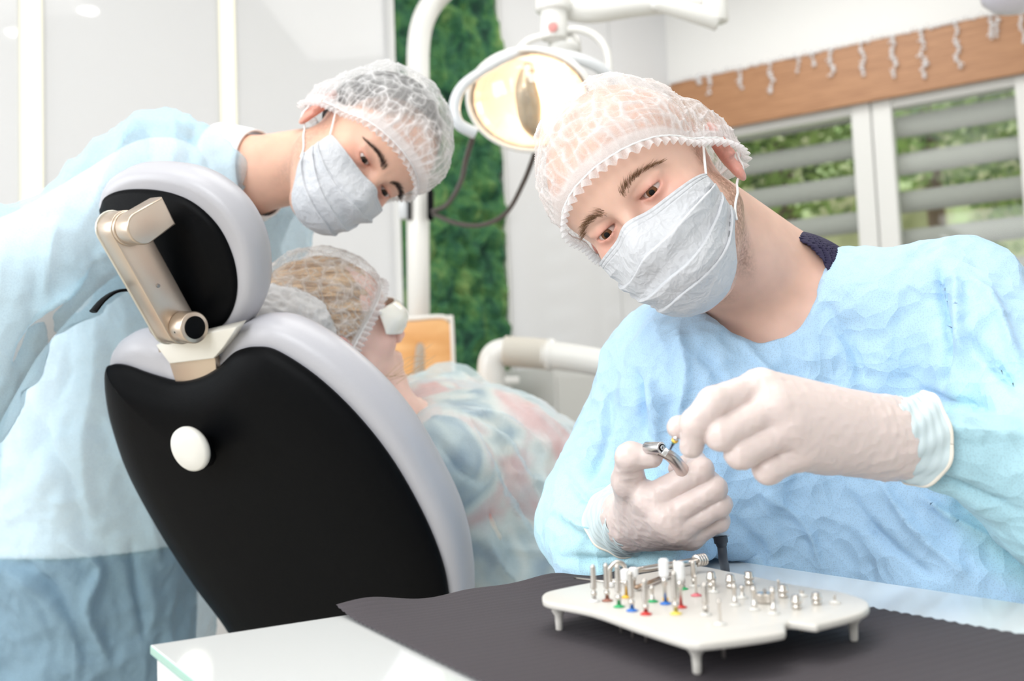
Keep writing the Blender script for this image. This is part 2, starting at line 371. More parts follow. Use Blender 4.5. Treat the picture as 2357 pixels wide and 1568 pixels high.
# curved louvres outside the glass
m_slat = mat('grey_louvre', (.36, .35, .34), .6)
def louvre(a, b, z):
    def fn(u, v):
        an = math.radians(-70+140*v); return WB+VD*(a+(b-a)*u)+VN*(-.125-.03+.035*math.cos(an))+np.array([0, 0, z+.046*math.sin(an)/math.sin(math.radians(70))])
    g1 = grid(fn, 3, 12)
    def fb(u, v): return fn(u, v)-VN*.006
    g2 = grid(fb, 3, 12); return join(g1, (g2[0], [q[::-1] for q in g2[1]]))
for (a, b, zz, lab) in ((wl0, ms0+.02, [1.245-.002+H, 1.083+H, .92+H, .757+H, .594+H, .431+H], 'grey curved horizontal louvre shutter in the left window behind the seated person'), (ms1-.02, e1+.03, [1.141+H, .978+H, .815+H, .652+H, .489+H, .35+H], 'grey curved horizontal louvre shutter in the right window')):
    o = empty('window_shutter', WB+VD*(a+b)/2-VN*.15+np.array([0, 0, z_sill]), lab, 'shutter')
    for z in zz: mobj('slat', louvre(a, b, z), m_slat, o)
# wooden valance
def wood_mat(name, c1, c2, sc=(1, 1, 1), rough=.45):
    m = mat(name, c1, rough); nt = m.node_tree; b = nt.nodes['Principled BSDF']
    tc = nt.nodes.new('ShaderNodeTexCoord'); mp_ = nt.nodes.new('ShaderNodeMapping'); mp_.inputs['Scale'].default_value = sc
    n = nt.nodes.new('ShaderNodeTexNoise'); n.inputs['Scale'].default_value = 6; n.inputs['Detail'].default_value = 6; n.inputs['Distortion'].default_value = .6
    r = nt.nodes.new('ShaderNodeValToRGB'); r.color_ramp.elements[0].position = .35; r.color_ramp.elements[0].color = (*c2, 1); r.color_ramp.elements[1].position = .65; r.color_ramp.elements[1].color = (*c1, 1)
    nt.links.new(tc.outputs['Object'], mp_.inputs['Vector']); nt.links.new(mp_.outputs[0], n.inputs['Vector']); nt.links.new(n.outputs['Fac'], r.inputs[0]); nt.links.new(r.outputs[0], b.inputs['Base Color']); return m
m_wood = wood_mat('valance_wood', (.46, .235, .115), (.35, .165, .075), (1.2, 1.2, 26))
o = mobj('window_valance', wv(.015, WE, zb, zt, .0, .025, .003), m_wood, smooth=False)
tag(o, 'wooden valance board over the windows with an icicle garland along it', 'valance')
# icicle garland
m_wire = mat('garland_wire', (.85, .85, .85), .4); m_bead = mat('clear_bead', (.95, .95, .97), .12, spec=1.0, alpha=.6)
g = empty('icicle_garland', WB+VD*.8+VN*.03+np.array([0, 0, zt]), 'clear beaded icicle light garland hanging along the wooden valance', 'garland')
vp = lambda s, z, t=.034: WB+VD*s+VN*t+np.array([0, 0, z])
rr = random.Random(5)
top = [vp(s, zt+.002+.004*rr.uniform(-1, 1), .030+.004*rr.uniform(-1, 1)) for s in np.linspace(.02, 1.6, 110)]
mobj('main_wire', tube(top, .0009, 6), m_wire, g)
mobj('bead', join(*[sphere(p+np.array([0, 0, rr.uniform(-.006, .008)]), rr.uniform(.005, .0085), 5, 7) for p in top[::1]]), m_bead, g)['kind'] = 'stuff'
for (px, py0, py1) in ((1607, 178, 192), (1633, 170, 215), (1703, 160, 205), (1773, 145, 213), (1836, 130, 165), (1871, 122, 150), (1911, 112, 175), (1982, 98, 175), (2054, 85, 180), (2120, 68, 182), (2198, 50, 160), (2280, 35, 90), (2294, 35, 85), (2350, 25, 100)):
    a = hit(px, py0, WB+VN*.036, VN); L = (py1-py0)*a[1]/F; n = max(4, int(L/.014)); pts = []; parts = []
    for i in range(n):
        q = a+VD*(.006*math.sin(i*1.3+px)*min(1, i/3)+.004*rr.uniform(-1, 1))+VN*.004*rr.random()+np.array([0, 0, -L*i/(n-1)]); pts.append(q)
        parts.append(sphere(q, rr.uniform(.006, .0105), 6, 8))
        if rr.random() < .6: parts.append(sphere(q+VD*rr.uniform(-.014, .014)+np.array([0, 0, rr.uniform(-.008, .008)])+VN*.004, rr.uniform(.003, .006), 4, 6))
    st = mobj('icicle_strand', tube(cr(pts, 3), .0006, 5), m_wire, g)
    mobj('bead', join(*parts), m_bead, st)
# ---- outside
m_leaf = [mat('leaf_a', (.20, .34, .07), .6), mat('leaf_b', (.32, .46, .12), .6), mat('leaf_c', (.10, .18, .05), .7)]
def tree(c, r, n, lab, seed, ht):
    rg = np.random.RandomState(seed); c = np.asarray(c, float)
    o = empty('tree', (c[0], c[1], 0), lab, 'tree', None)
    d = rg.normal(size=(n, 3)); d /= np.linalg.norm(d, axis=1)[:, None]; rad = rg.rand(n)**.4; ctr = c+d*rad[:, None]*r
    a = rg.normal(size=(n, 3)); a /= np.linalg.norm(a, axis=1)[:, None]; b = np.cross(a, rg.normal(size=(n, 3))); b /= np.linalg.norm(b, axis=1)[:, None]
    s = .03+.03*rg.rand(n)[:, None]
    V = np.concatenate([ctr-a*s, ctr+b*s*.5, ctr+a*s, ctr-b*s*.5]); i = np.arange(n); Q = np.stack([i, i+n, i+2*n, i+3*n], 1)
    mi = np.where(fbm(ctr*1.2+seed) > .1, 1, np.where(fbm(ctr*1.5+5) > .35, 2, 0))
    mobj('foliage', (V, Q, mi), m_leaf, o, smooth=False)
    mobj('trunk', tube(cr([(c[0], c[1], 0), (c[0]+.06, c[1], ht*.5), (c[0], c[1], c[2])], 4), .07, 8), mat('bark', (.18, .12, .08), .9), o)
OD = -VN
def outp(px, py, dist): return P(px, py, dist)
tree(P(1790, 330, 6.2), (.62, .5, .7), 1500, 'leafy green tree beyond the left window', 1, 2)
tree(P(2130, 250, 7.8), (.75, .6, .75), 2400, 'leafy green tree beyond the mullion between the windows', 2, 2)
tree(P(2400, 330, 6.2), (.6, .5, .8), 1500, 'leafy green tree beyond the right window', 3, 2)
tag(mobj('lawn', box(WB+OD*8+np.array([0, 0, -.2]), (14, 7.4, .05), (VD, VN, (0, 0, 1))), mat('lawn_grass', (.50, .58, .24), .9, bump=.3, bscale=6)), 'pale green lawn outside the windows', 'lawn', kind='stuff')
def leafwall():
    m = mat('hedge_leaf', (.33, .36, .16), .9, bump=1, bscale=14); nt = m.node_tree; b = nt.nodes['Principled BSDF']
    tc = nt.nodes.new('ShaderNodeTexCoord'); n = nt.nodes.new('ShaderNodeTexNoise'); n.inputs['Scale'].default_value = 1.6; n.inputs['Detail'].default_value = 7
    r = nt.nodes.new('ShaderNodeValToRGB'); e = r.color_ramp.elements; e[0].position = .36; e[0].color = (.19, .20, .08, 1); e[1].position = .68; e[1].color = (.62, .78, .38, 1); k = e.new(.5); k.color = (.44, .43, .24, 1)
    nt.links.new(tc.outputs['Object'], n.inputs['Vector']); nt.links.new(n.outputs['Fac'], r.inputs[0]); nt.links.new(r.outputs[0], b.inputs['Base Color']); return m
def hedge(u, v):
    an = math.pi*v; s = -8+16*u; q = np.array([[s*.9, v*5, 1.]]); d = 1+.16*noise(q)[0]+.08*noise(q*3)[0]
    return WB+OD*(7.2-1.0*math.cos(an)*d)*1.0+VD*s+np.array([0, 0, -.15+max(0, math.sin(an))**.6*(4.3+.7*noise(np.array([[s*.8, 3, 2.]]))[0])*d])
o = tag(mobj('garden_hedge', grid(hedge, 160, 40), leafwall()), 'tall pale olive hedge beyond the windows', 'hedge')
# ================================================================== TABLE, NAPKIN, TRAY
m_gwhite = mat('table_white', (.80, .80, .81), .35)
def tglass():
    m = bpy.data.materials.new('table_glass'); m.use_nodes = True; nt = m.node_tree; b = nt.nodes['Principled BSDF']
    S(b, 'Base Color', (.80, .95, .90, 1)); S(b, 'Roughness', .03); S(b, 'Transmission Weight', .0); S(b, 'Coat Weight', .6)
    return m
m_glassedge = mat('table_glass_edge', (.30, .58, .48), .1, coat=.5)
m_glasstop = mat('table_glass_top', (.84, .86, .86), .07, spec=.7, coat=.4)
A = onz(345, 1485, TZ); B = onz(1650, 1285, TZ)
eu = nrm(B-A); Cq = onz(2357, 1390, TZ)
ev = np.array([eu[1], -eu[0], 0]); ev = ev if np.dot(ev, Cq-B) > 0 else -ev
LU = float(np.linalg.norm(B-A)); LV = .95
def tb(u, v, z): return A+eu*u+ev*v+np.array([0, 0, z-A[2]])
tab = empty('instrument_table', tb(LU/2, LV/2, 0), 'white instrument table with a green edged glass top in the foreground', 'table')
mid = lambda u0, u1, v0, v1, z0, z1, bev=0: box(tb((u0+u1)/2, (v0+v1)/2, (z0+z1)/2), ((u1-u0)/2, (v1-v0)/2, (z1-z0)/2), (eu, ev, (0, 0, 1)), bev)
bm_top = mid(0, LU, 0, LV, TZ-.0075, TZ, .0012)
tp = mobj('glass_top', bm_top, [m_glasstop, m_glassedge], tab, smooth=False)
for p in tp.data.polygons: p.material_index = 0 if abs(p.normal.z) > .9 else 1
mobj('cabinet', mid(.004, LU-.03, .004, LV-.02, TZ-.35, TZ-.0085, .002), m_gwhite, tab, smooth=False)
for u in (.04, LU-.06):
    for v in (.04, LV-.05): mobj('leg', cyl(tb(u, v, .0), tb(u, v, TZ-.35), .018), mat('leg_chrome', (.7, .7, .7), .2, metal=1), tab)
mobj('spacer', cyl(tb(.235, .11, TZ-.009), tb(.235, .11, TZ-.0074), .011), mat('spacer_grey', (.62, .66, .66), .3), tab)
# dental bib, pleated dark paper
def nap_mat():
    m = mat('dark_paper', (.055, .047, .055), .8); nt = m.node_tree; b = nt.nodes['Principled BSDF']
    tc = nt.nodes.new('ShaderNodeTexCoord'); w = nt.nodes.new('ShaderNodeTexNoise'); w.inputs['Scale'].default_value = 700
    bp = nt.nodes.new('ShaderNodeBump'); bp.inputs['Strength'].default_value = .35; bp.inputs['Distance'].default_value = .001
    nt.links.new(tc.outputs['Object'], w.inputs['Vector']); nt.links.new(w.outputs['Fac'], bp.inputs['Height']); nt.links.new(bp.outputs[0], b.inputs['Normal']); return m
n1 = onz(772, 1412, TZ); n2 = onz(1335, 1332, TZ); n4 = onz(1085, 1568, TZ); n3d = onz(2357, 1466, TZ); n2b = onz(2005, 1402, TZ)
nd = nrm(n3d-n2b)
nx0 = nrm(n2-n1); nL = 1.05
def napf(u, v):
    # u across (back to front), v along the strip
    a = n1+(n2-n1)*u*0; back = n1+nx0*(v*nL); fd = nrm(n4-n1)
    wid = .66
    p = back+fd*(u*wid)
    wav = .0035*math.sin(v*38)+.003*math.sin(v*71+1)
    e = max(0, 1-u/.10)
    z = .0006+e*e*(.0035+.0032*math.sin(v*38+.5)+.0018*math.sin(v*67))+.0006*math.sin(u*400+.0*v)
    lift = max(0, 1-v/.05)*.0012
    return p+fd*wav*e+np.array([0, 0, z+lift+.0006])
# the strip is bounded on the right by the line from the tray towards the right edge of the frame
def napclip(u, v):
    fd = nrm(n4-n1); p = napf(u, v)
    return p
V, Fc = grid(napf, 200, 300)
V = V.copy(); c = np.cross(nd, [0, 0, 1]); c = c if np.dot(c, n1-n2b) < 0 else -c
# fold the paper's far edge: the outline is a parallelogram cut along the right line
sd = (V-n2b)@c; sd[sd < 0] = 0; V = V-sd[:, None]*c
keep = [f for f in Fc if not all(sd[i] > .0005 for i in f)]
kc = np.array([V[list(f)].mean(0) for f in keep]); s_u = (kc-A)@eu; s_v = (kc-A)@ev
keep = [f for f, a_, b_ in zip(keep, s_u, s_v) if b_ < LV-.002]
used = sorted(set(i for f in keep for i in f)); mp2 = {i: k for k, i in enumerate(used)}
nap = mobj('dental_bib', (V[used], [tuple(mp2[i] for i in f) for f in keep]), nap_mat(), None)
tag(nap, 'dark grey embossed paper bib spread over the glass table top under the tray', 'paper bib')
md = nap.modifiers.new('thick', 'SOLIDIFY'); md.thickness = .0004; md.offset = 1
# ---- tray on its feet
m_tray = mat('tray_ivory', (.68, .655, .61), .35)
ZP = TZ+.026; th = .0052
poly = [(1248, 1376), (1252, 1366), (1275, 1358), (1359, 1341), (1470, 1322), (1570, 1305), (1613, 1303), (1676, 1315), (1742, 1328), (1846, 1349), (1933, 1362), (1985, 1378), (2000, 1390), (1996, 1402), (1968, 1415), (1893, 1434), (1876, 1438), (1830, 1432), (1812, 1432), (1806, 1440), (1808, 1450), (1796, 1456), (1720, 1468), (1625, 1479), (1590, 1478), (1560, 1471), (1463, 1440), (1360, 1405), (1262, 1386)]
pw = cr([onz(x, y, ZP) for x, y in poly], 4, True)
tray = empty('instrument_tray', onz(1603, 1562, TZ), 'ivory surgical instrument tray standing on feet on the dark paper bib', 'tray')
if np.cross(pw[5]-pw[0], pw[12]-pw[5])[2] < 0: pw = pw[::-1]
mobj('plate', prism(pw, (0, 0, -th), .0016, 3), m_tray, tray)
def foot(px, py):
    t = onz(px, py, ZP-th)
    prof = [(.0020, 0.0), (.0027, .001), (.0029, .007), (.0032, .0115), (.0052, .0145), (.0056, .017), (.0058, ZP-th-TZ-.001)]
    b = np.array([t[0], t[1], TZ+.0012]); return lathe(prof, b, (0, 0, 1), 20)
for px, py in ((1285, 1392), (1601, 1478), (1962, 1410), (1870, 1436)):
    if px != 1870: mobj('foot', foot(px, py), m_tray, tray)
m_pin = mat('steel', (.62, .58, .54), .22, metal=1); m_pind = mat('steel_dark', (.32, .30, .28), .3, metal=1); m_white = mat('plastic_white', (.85, .85, .85), .35)
m_sil = mat('sil_clear', (.72, .71, .68), .3)
RED = mat('ring_red', (.65, .04, .03), .35); BLU = mat('ring_blue', (.03, .18, .62), .35); GRN = mat('ring_green', (.03, .42, .15), .35); YEL = mat('ring_yellow', (.85, .68, .12), .35); ORG = mat('ring_orange', (.95, .55, .05), .35); BRN = mat('ring_brown', (.35, .14, .10), .4); PNK = mat('ring_pink', (.75, .18, .22), .4)
# shafts reaching through the plate
for px, py in ((1428, 1420), (1455, 1432), (1486, 1440), (1664, 1474), (1842, 1420), (1926, 1405)):
    t = onz(px, py, ZP-th); mobj('pin_underside', cyl(t-np.array([0, 0, .011]), t, .0011, 8), m_pind, tray)
def on_tray(px, py): return onz(px, py, ZP)+np.array([0, 0, .0002])
Z3 = np.array([0, 0, 1.])
def grommet(base, ring, r=.0042):
    return lathe([(r, 0), (r*.95, .0006), (r*.55, .0011), (r*.5, .0016)], base, Z3, 20)
def item(kind, px, py, top, lab, ring=None, group=None, cat='drill', ring2=None):
    b = on_tray(px, py); d = np.dot(b-C0, FW); L = (py-top)*d/F*1.02
    o = empty(kind, b, lab, cat)
    if ring is not None: mobj('ring', grommet(b, ring), ring, o)
    if kind == 'drill':                    # fluted bur, latch shank below
        n = 26; pr = [(.0016, 0), (.0016, L*.16), (.0022, L*.17), (.0022, L*.26), (.0014, L*.28), (.0014, L*.34)]
        for i in range(n): pr.append((.0019+.0006*(i % 2)*(1-i/n*.6), L*(.35+.62*i/n)))
        pr.append((.0009, L)); mobj('shank', lathe(pr, b, Z3, 10), m_pin, o)
    elif kind == 'implant_driver':
        mobj('shank', lathe([(.0013, 0), (.0013, L*.40), (.0020, L*.42), (.0022, L*.62)], b, Z3, 12), m_pin, o)
        pr = []
        for k in range(8): pr += [(.0036+.0003*(k % 2), L*(.62+.36*k/8))]
        mobj('head', lathe([(.0020, L*.56)]+pr+[(.0026, L*.99)], b, Z3, 16), m_white, o)
    elif kind == 'abutment':
        pr = [(r_*1.2, h_) for r_, h_ in [(.0026, 0), (.0028, L*.08), (.0030, L*.26), (.0022, L*.3), (.0022, L*.36), (.0031, L*.42), (.0032, L*.62), (.0026, L*.7), (.0026, L*.93), (.0020, L)]]
        mobj('body', lathe(pr, b, Z3, 18), m_pin, o)
        mobj('hex_socket', cyl(b+Z3*L*.98, b+Z3*L*1.01, .0012, 6), m_pind, o)
    elif kind == 'torque_wheel':
        pr = [(.0065, 0), (.0068, L*.1)]
        V, Fc = lathe([(.0058, 0), (.0066, L*.12), (.0066, L*.8), (.0058, L*.9), (.002, L*.92)], b, Z3, 48)
        c = b[:2]; rad = V[:, :2]-c; idx = np.arange(len(V)) % 48; rad[(idx % 2) == 0] *= .94; V[:, :2] = c+rad
        mobj('knurled_ring', (V, Fc), m_pin, o, smooth=False); mobj('axle', cyl(b, b+Z3*L*1.3, .0012, 8), m_pind, o)
    elif kind == 'pin':
        mobj('shank', lathe([(.0013, 0), (.0010, L*.2), (.0008, L*.8), (.0012, L*.85), (.0012, L)], b, Z3, 10), m_pin, o)
    elif kind == 'post':
        mobj('shank', lathe([(.0018, 0), (.0020, L*.25), (.0013, L*.3), (.0013, L*.72), (.0019, L*.76), (.0018, L)], b, Z3, 12), m_pin, o)
    return o
item('drill', 1368, 1385, 1303, 'slim silver drill standing leftmost on the ivory tray', m_white)
item('drill', 1398, 1384, 1300, 'silver drill with a brown base ring, second from the left on the tray', BRN)
item('drill', 1425, 1398, 1302, 'silver drill standing in a green base ring at the left of the tray', GRN)
item('drill', 1455, 1407, 1318, 'silver drill standing in a blue base ring beside the green ringed one', BLU)
item('drill', 1487, 1415, 1336, 'short silver drill standing in the front red base ring', RED)
item('implant_driver', 1442, 1376, 1312, 'driver with white head and orange band behind the blue ringed drill', ORG, cat='driver')
item('implant_driver', 1426, 1386, 1300, 'driver with a milky head right behind the green ringed drill', None, cat='driver') if 0 else None
item('implant_driver', 1532, 1391, 1289, 'tall driver with a wide white head standing in a blue base ring', BLU, cat='driver')
mobj('band', lathe([(.0022, 0), (.0022, .003)], on_tray(1532, 1387), Z3, 14), ORG, bpy.data.objects['implant_driver.001'])
item('implant_driver', 1568, 1399, 1296, 'driver with a long white head standing in the right red base ring', RED, cat='driver')
item('drill', 1556, 1414, 1318, 'silver drill standing in the yellow base ring', YEL)
item('post', 1502, 1386, 1350, 'small post with a green ring behind the red ringed drill', GRN, cat='post')
item('drill', 1572, 1357, 1322, 'small drill with a green collar at the back of the tray', GRN)
item('pin', 1603, 1372, 1325, 'pin with a pink collar at the middle of the tray', PNK, cat='pin')
item('implant_driver', 1460, 1360, 1308, 'blunt driver with a milky ribbed head left of the middle of the tray', m_sil, cat='driver')
item('drill', 1625, 1416, 1345, 'bare silver drill in front of the first short abutment', m_sil)
item('pin', 1658, 1438, 1383, 'thin short pin standing nearest the front edge of the tray', m_sil, cat='pin')
item('abutment', 1638, 1352, 1318, 'short silver abutment, leftmost in the back row of the tray', None, cat='abutment')
item('post', 1644, 1364, 1338, 'small post in front of the leftmost short abutment', m_sil, cat='post')
item('abutment', 1682, 1354, 1324, 'short silver abutment, second in the back row of the tray', None, cat='abutment')
item('abutment', 1725, 1347, 1317, 'short silver abutment at the far back edge of the tray', None, cat='abutment')
item('post', 1692, 1394, 1346, 'silver post standing in front of the second abutment of the back row', m_sil, cat='post')
item('post', 1709, 1377, 1350, 'small tapered post between two taller posts at the tray centre', m_sil, cat='post')
item('post', 1737, 1404, 1352, 'silver post on the left of the knurled torque wheel', m_sil, cat='post')
item('torque_wheel', 1762, 1388, 1364, 'knurled silver torque wheel lying on the tray', None, cat='tool')
item('post', 1781, 1413, 1354, 'dark tipped silver post in front of the knurled torque wheel', m_sil, cat='post')
item('abutment', 1803, 1376, 1348, 'silver abutment right behind the knurled torque wheel', None, cat='abutment')
item('pin', 1793, 1362, 1336, 'fine dark pin sticking up behind the knurled torque wheel', None, cat='pin')
item('abutment', 1834, 1402, 1372, 'silver abutment standing by the notch of the tray', None, cat='abutment')
item('abutment', 1880, 1392, 1366, 'silver abutment at the right end of the tray', None, cat='abutment')
item('pin', 1922, 1388, 1371, 'tiny pin, rightmost on the tray', m_sil, cat='pin')
item('post', 1846, 1372, 1360, 'tiny post behind the abutments on the right of the tray', m_sil, cat='post')
item('drill', 1598, 1350, 1293, 'silver drill with a knurled grip at the back of the tray', m_sil)
item('drill', 1556, 1350, 1292, 'silver drill standing between two white headed drivers', m_sil)
# hooked probe, lying wrench
hb = on_tray(1405, 1352); d = np.dot(hb-C0, FW); q = d/F
o = empty('hooked_probe', hb, 'silver hooked probe bent over at the left back of the tray', 'probe')
R_ = RT*np.array([1, 1, 0]); mobj('hook', tube(cr([hb, hb+Z3*.012, hb+Z3*.017+R_*.002, hb+Z3*.019+R_*.007, hb+Z3*.016+R_*.012, hb+Z3*.008+R_*.0135], 6), .0020, 10), m_pin, o)
mobj('socket', lathe([(.003, 0), (.003, .003), (.0022, .004)], hb, Z3, 14), m_white, o)
o = empty('ratchet_wrench', on_tray(1500, 1335), 'silver ratchet wrench lying across the back of the tray', 'wrench')
wa = on_tray(1440, 1350)+Z3*.011; wb = on_tray(1610, 1318)+Z3*.010
mobj('handle', tube([wa, wa+(wb-wa)*.3, wa+(wb-wa)*.7, wb], [.0022, .0026, .0026, .0032], 12), m_pin, o)
mobj('ratchet_head', join(*[cyl(wb+nrm(wb-wa)*(.003*i-.004), wb+nrm(wb-wa)*(.003*i-.0018), .0052, 20) for i in range(4)]), m_pin, o)
[mobj('rest', cyl(on_tray(x_, y_), on_tray(x_, y_)+Z3*h_, .002, 10), m_sil, o) for x_, y_, h_ in ((1450, 1348, .009), (1600, 1320, .007))]
o = empty('depth_gauge', on_tray(1480, 1362), 'bronze coloured flat depth gauge under the wrench at the tray back', 'gauge')
ga = on_tray(1465, 1362)+Z3*.003; gb = on_tray(1545, 1330)+Z3*.003
mobj('blade', tube([ga, gb], .0028, 10, flat=.45), mat('bronze', (.42, .30, .22), .3, metal=1), o)
o = empty('wire_clip', onz(1322, 1333, ZP), 'thin wire clip along the back edge of the tray', 'clip')
mobj('wire', tube(cr([onz(1322, 1331, ZP), onz(1390, 1343, ZP)+Z3*.0016, onz(1440, 1345, ZP)+Z3*.0016], 5), .0009, 8), m_pin, o)
# writing on the tray: fine grey marks
# ================================================================== TREATMENT CHAIR
# chair axes in the viewing frame (right, away, up)
l_ = nrm([.86, -.46, .20]); b_ = np.array([-.42, -.25, .87]); b_ = nrm(b_-np.dot(b_, l_)*l_); m_ = np.cross(l_, b_)
if m_[1] < 0: m_ = -m_
PB0 = K(640, 1100, 1.30)
def onpl(px, py, p0=PB0, n=None, off=0):
    n = m_ if n is None else n; r = K(px, py, 1.0); p = p0+n*off; return r*np.dot(p, n)/np.dot(r, n)
m_black = mat('black_leather', (.0025, .0028, .0036), .46, spec=.07, bump=.12, bscale=420)
m_greyl = mat('grey_leather', (.47, .47, .51), .34, spec=.5, bump=.10, bscale=300)
m_champ = mat('champagne_metal', (.60, .50, .41), .34, metal=.85)
m_champl = mat('brushed_metal_light', (.62, .60, .54), .40, metal=.7)
m_cream = mat('cream_metal', (.82, .80, .74), .4, metal=.1)
def pad(outer, prof, p0, n, k=7, cen=None, hollow=False):
    """outline in px on plane; prof = [(scale towards the centre, offset along n)]"""
    o = cr([onpl(x, y, p0, n) for x, y in outer], k, True); c = o.mean(0) if cen is None else onpl(*cen, p0, n)
    T = np.roll(o, -1, 0)-np.roll(o, 1, 0); N = np.cross(T, n); N /= np.linalg.norm(N, axis=1)[:, None]
    if np.mean(np.sum(N*(o-c), 1)) < 0: N = -N
    V = []; L = len(o); Fc = []
    for (ins, off) in prof:      # ins in metres: grows (+) or shrinks (-) the outline; below -.05 go radial
        if ins is None: V.append(c+n*off); continue
        q = o+N*ins if ins > -.02 else (c+(o+N*-.02-c)*(1+(ins+.02)*1.8))
        if ins <= -.02:
            for _ in range(int(-ins*260)): q = (np.roll(q, 1, 0)+q+np.roll(q, -1, 0))/3
        V += list(q+n*off)
    rows = (len(V))//L
    for r in range(rows-1):
        for i in range(L): Fc.append((r*L+i, r*L+(i+1) % L, (r+1)*L+(i+1) % L, (r+1)*L+i))
    for e, row in ((0, 0), (1, rows-1)):
        cc = len(V); V.append(np.mean(V[row*L:(row+1)*L], 0)+(n*0))
        for i in range(L): Fc.append((row*L+i, row*L+(i+1) % L, cc) if e else (row*L+(i+1) % L, row*L+i, cc))
    return K2W(np.array(V)), Fc
blk = [(246, 850), (258, 836), (290, 838), (345, 858), (405, 873), (455, 867), (500, 845), (545, 805), (590, 795), (640, 806), (730, 865), (820, 950), (900, 1050), (965, 1160), (1010, 1260), (1032, 1340), (1036, 1420), (1010, 1530), (900, 1640), (740, 1690), (620, 1610), (530, 1450), (450, 1340), (370, 1215), (300, 1085), (262, 975), (248, 905)]
gry = [(246, 845), (262, 815), (300, 800), (350, 812), (395, 850), (450, 858), (497, 835), (530, 790), (590, 768), (650, 780), (740, 835), (830, 915), (905, 1005), (965, 1105), (1015, 1210), (1040, 1310), (1046, 1420), (1015, 1540), (900, 1650), (740, 1700), (620, 1616), (530, 1450), (450, 1340), (370, 1215), (300, 1085), (262, 975), (246, 905)]
chair = empty('treatment_chair', K2W(PB0)*[1, 1, 0], 'black and grey dental treatment chair seen from behind with a metal headrest arm', 'dental chair')
bs = mobj('backrest_shell', pad(blk, [(-.35, -.030), (-.20, -.029), (-.10, -.026), (-.06, -.023), (-.03, -.019), (-.012, -.014), (-.004, -.009), (-.001, -.004), (-.003, .004)], PB0, m_, 7, (640, 1180)), m_black, chair)
mobj('backrest_cushion', pad(gry, [(-.10, .004), (-.012, .002), (.0, .006), (.006, .014), (.010, .026), (.010, .042), (.004, .056), (-.008, .066), (-.03, .072), (-.2, .07)], PB0, m_, 7, (640, 1180)), m_greyl, chair)
# knob
kc = onpl(462, 1032, PB0, m_, -.028); kf = K(437, 1034, kc[1]-.045)
ka = nrm(kf-kc); W_ = lambda p: K2W(p)
kn = mobj('lock_knob', lathe([(.026, 0), (.024, .010), (.019, .014), (.019, .030)], W_(kc-ka*.004), K2W(ka)-C0, 36), m_black, chair)
kd = nrm(-m_*.75+np.array([-.3, -.5, .1])*.5)
mobj('knob_disc', lathe([(.020, 0), (.0285, .001), (.0295, .004), (.0290, .008), (.026, .0105), (.01, .0115), (.001, .0117)], W_(kf+kd*-.006), K2W(kd)-C0, 48), mat('knob_ivory', (.74, .73, .69), .35), kn)
# headrest
PH0 = K(400, 590, 1.235)
mh = nrm(m_+l_*.05)
hb_ = [(233, 500), (232, 470), (245, 448), (290, 434), (370, 438), (440, 464), (500, 520), (536, 590), (548, 655), (540, 710), (515, 750), (470, 772), (430, 762), (370, 690), (290, 590)]
hg = [(230, 500), (228, 462), (246, 430), (300, 405), (380, 405), (455, 430), (520, 485), (560, 560), (572, 640), (562, 705), (530, 755), (475, 780), (425, 765), (365, 695), (285, 595)]
mobj('headrest_shell', pad(hb_, [(-.3, -.012), (-.10, -.0115), (-.05, -.010), (-.02, -.008), (-.008, -.005), (-.002, -.002), (-.001, .003)], PH0, mh, 7, (400, 600)), m_black, chair)
V, Fc = pad(hg, [(-.10, .004), (-.010, .000), (-.002, .001), (.003, .006), (.008, .016), (.009, .028), (.004, .042), (-.008, .054), (-.019, .060), (-.1, .066), (-.3, .068)], PH0, mh, 9, (400, 600))
V = V+(gradn(lambda p: np.zeros(len(p)), V)*0)
mobj('headrest_cushion', (V, Fc), m_greyl, chair)
# creases of the headrest leather, small stitched gathers
# metal arm between headrest and backrest
fa = -mh
pt = K(285, 527, 1.165); pb = K(410, 752, 1.225)
def kbox(c, half, axes, bev): v, f = box((0, 0, 0), half, None, bev, 3); A_ = np.array([nrm(a) for a in axes]); return K2W(v@A_+c), f
ad = nrm(pb-pt); al = nrm(l_-np.dot(l_, ad)*ad); an_ = np.cross(ad, al); an_ = an_ if an_[1] < 0 else -an_
al2 = nrm(K(460, 752, 1.2)-K(340, 765, 1.2)+np.array([0, -.060, 0])); al2 = nrm(al2-np.dot(al2, ad)*ad); an2 = np.cross(ad, al2); an2 = an2 if an2[1] < 0 else -an2
L = np.linalg.norm(pb-pt)
cent = (pt+pb)/2-al2*.006
def slab(c, hl, hw, ht):      # stadium ended link: rounded ends along ad, extruded along al2
    pr = []
    for k in range(13): a = math.pi*k/12; pr.append((hl+ht*math.sin(a), ht*math.cos(a)))
    for k in range(13): a = math.pi*k/12; pr.append((-hl-ht*math.sin(a), -ht*math.cos(a)))
    po = [K2W(c+ad*x+an2*y-al2*hw) for x, y in pr]; v = K2W(al2*2*hw)-C0
    return prism(po, v, .0012, 2)
arm = mobj('headrest_arm', slab(cent, L/2, .0155, .0215), m_champ, chair)
mobj('arm_cover', slab(cent-al2*.0175, L/2+.001, .0020, .0222), m_champl, arm)
screw = cent+ad*L*.06+an2*.002+al2*.0155
mobj('screw', cyl(K2W(screw), K2W(screw+al2*.0012), .0024, 16), m_pind, arm)
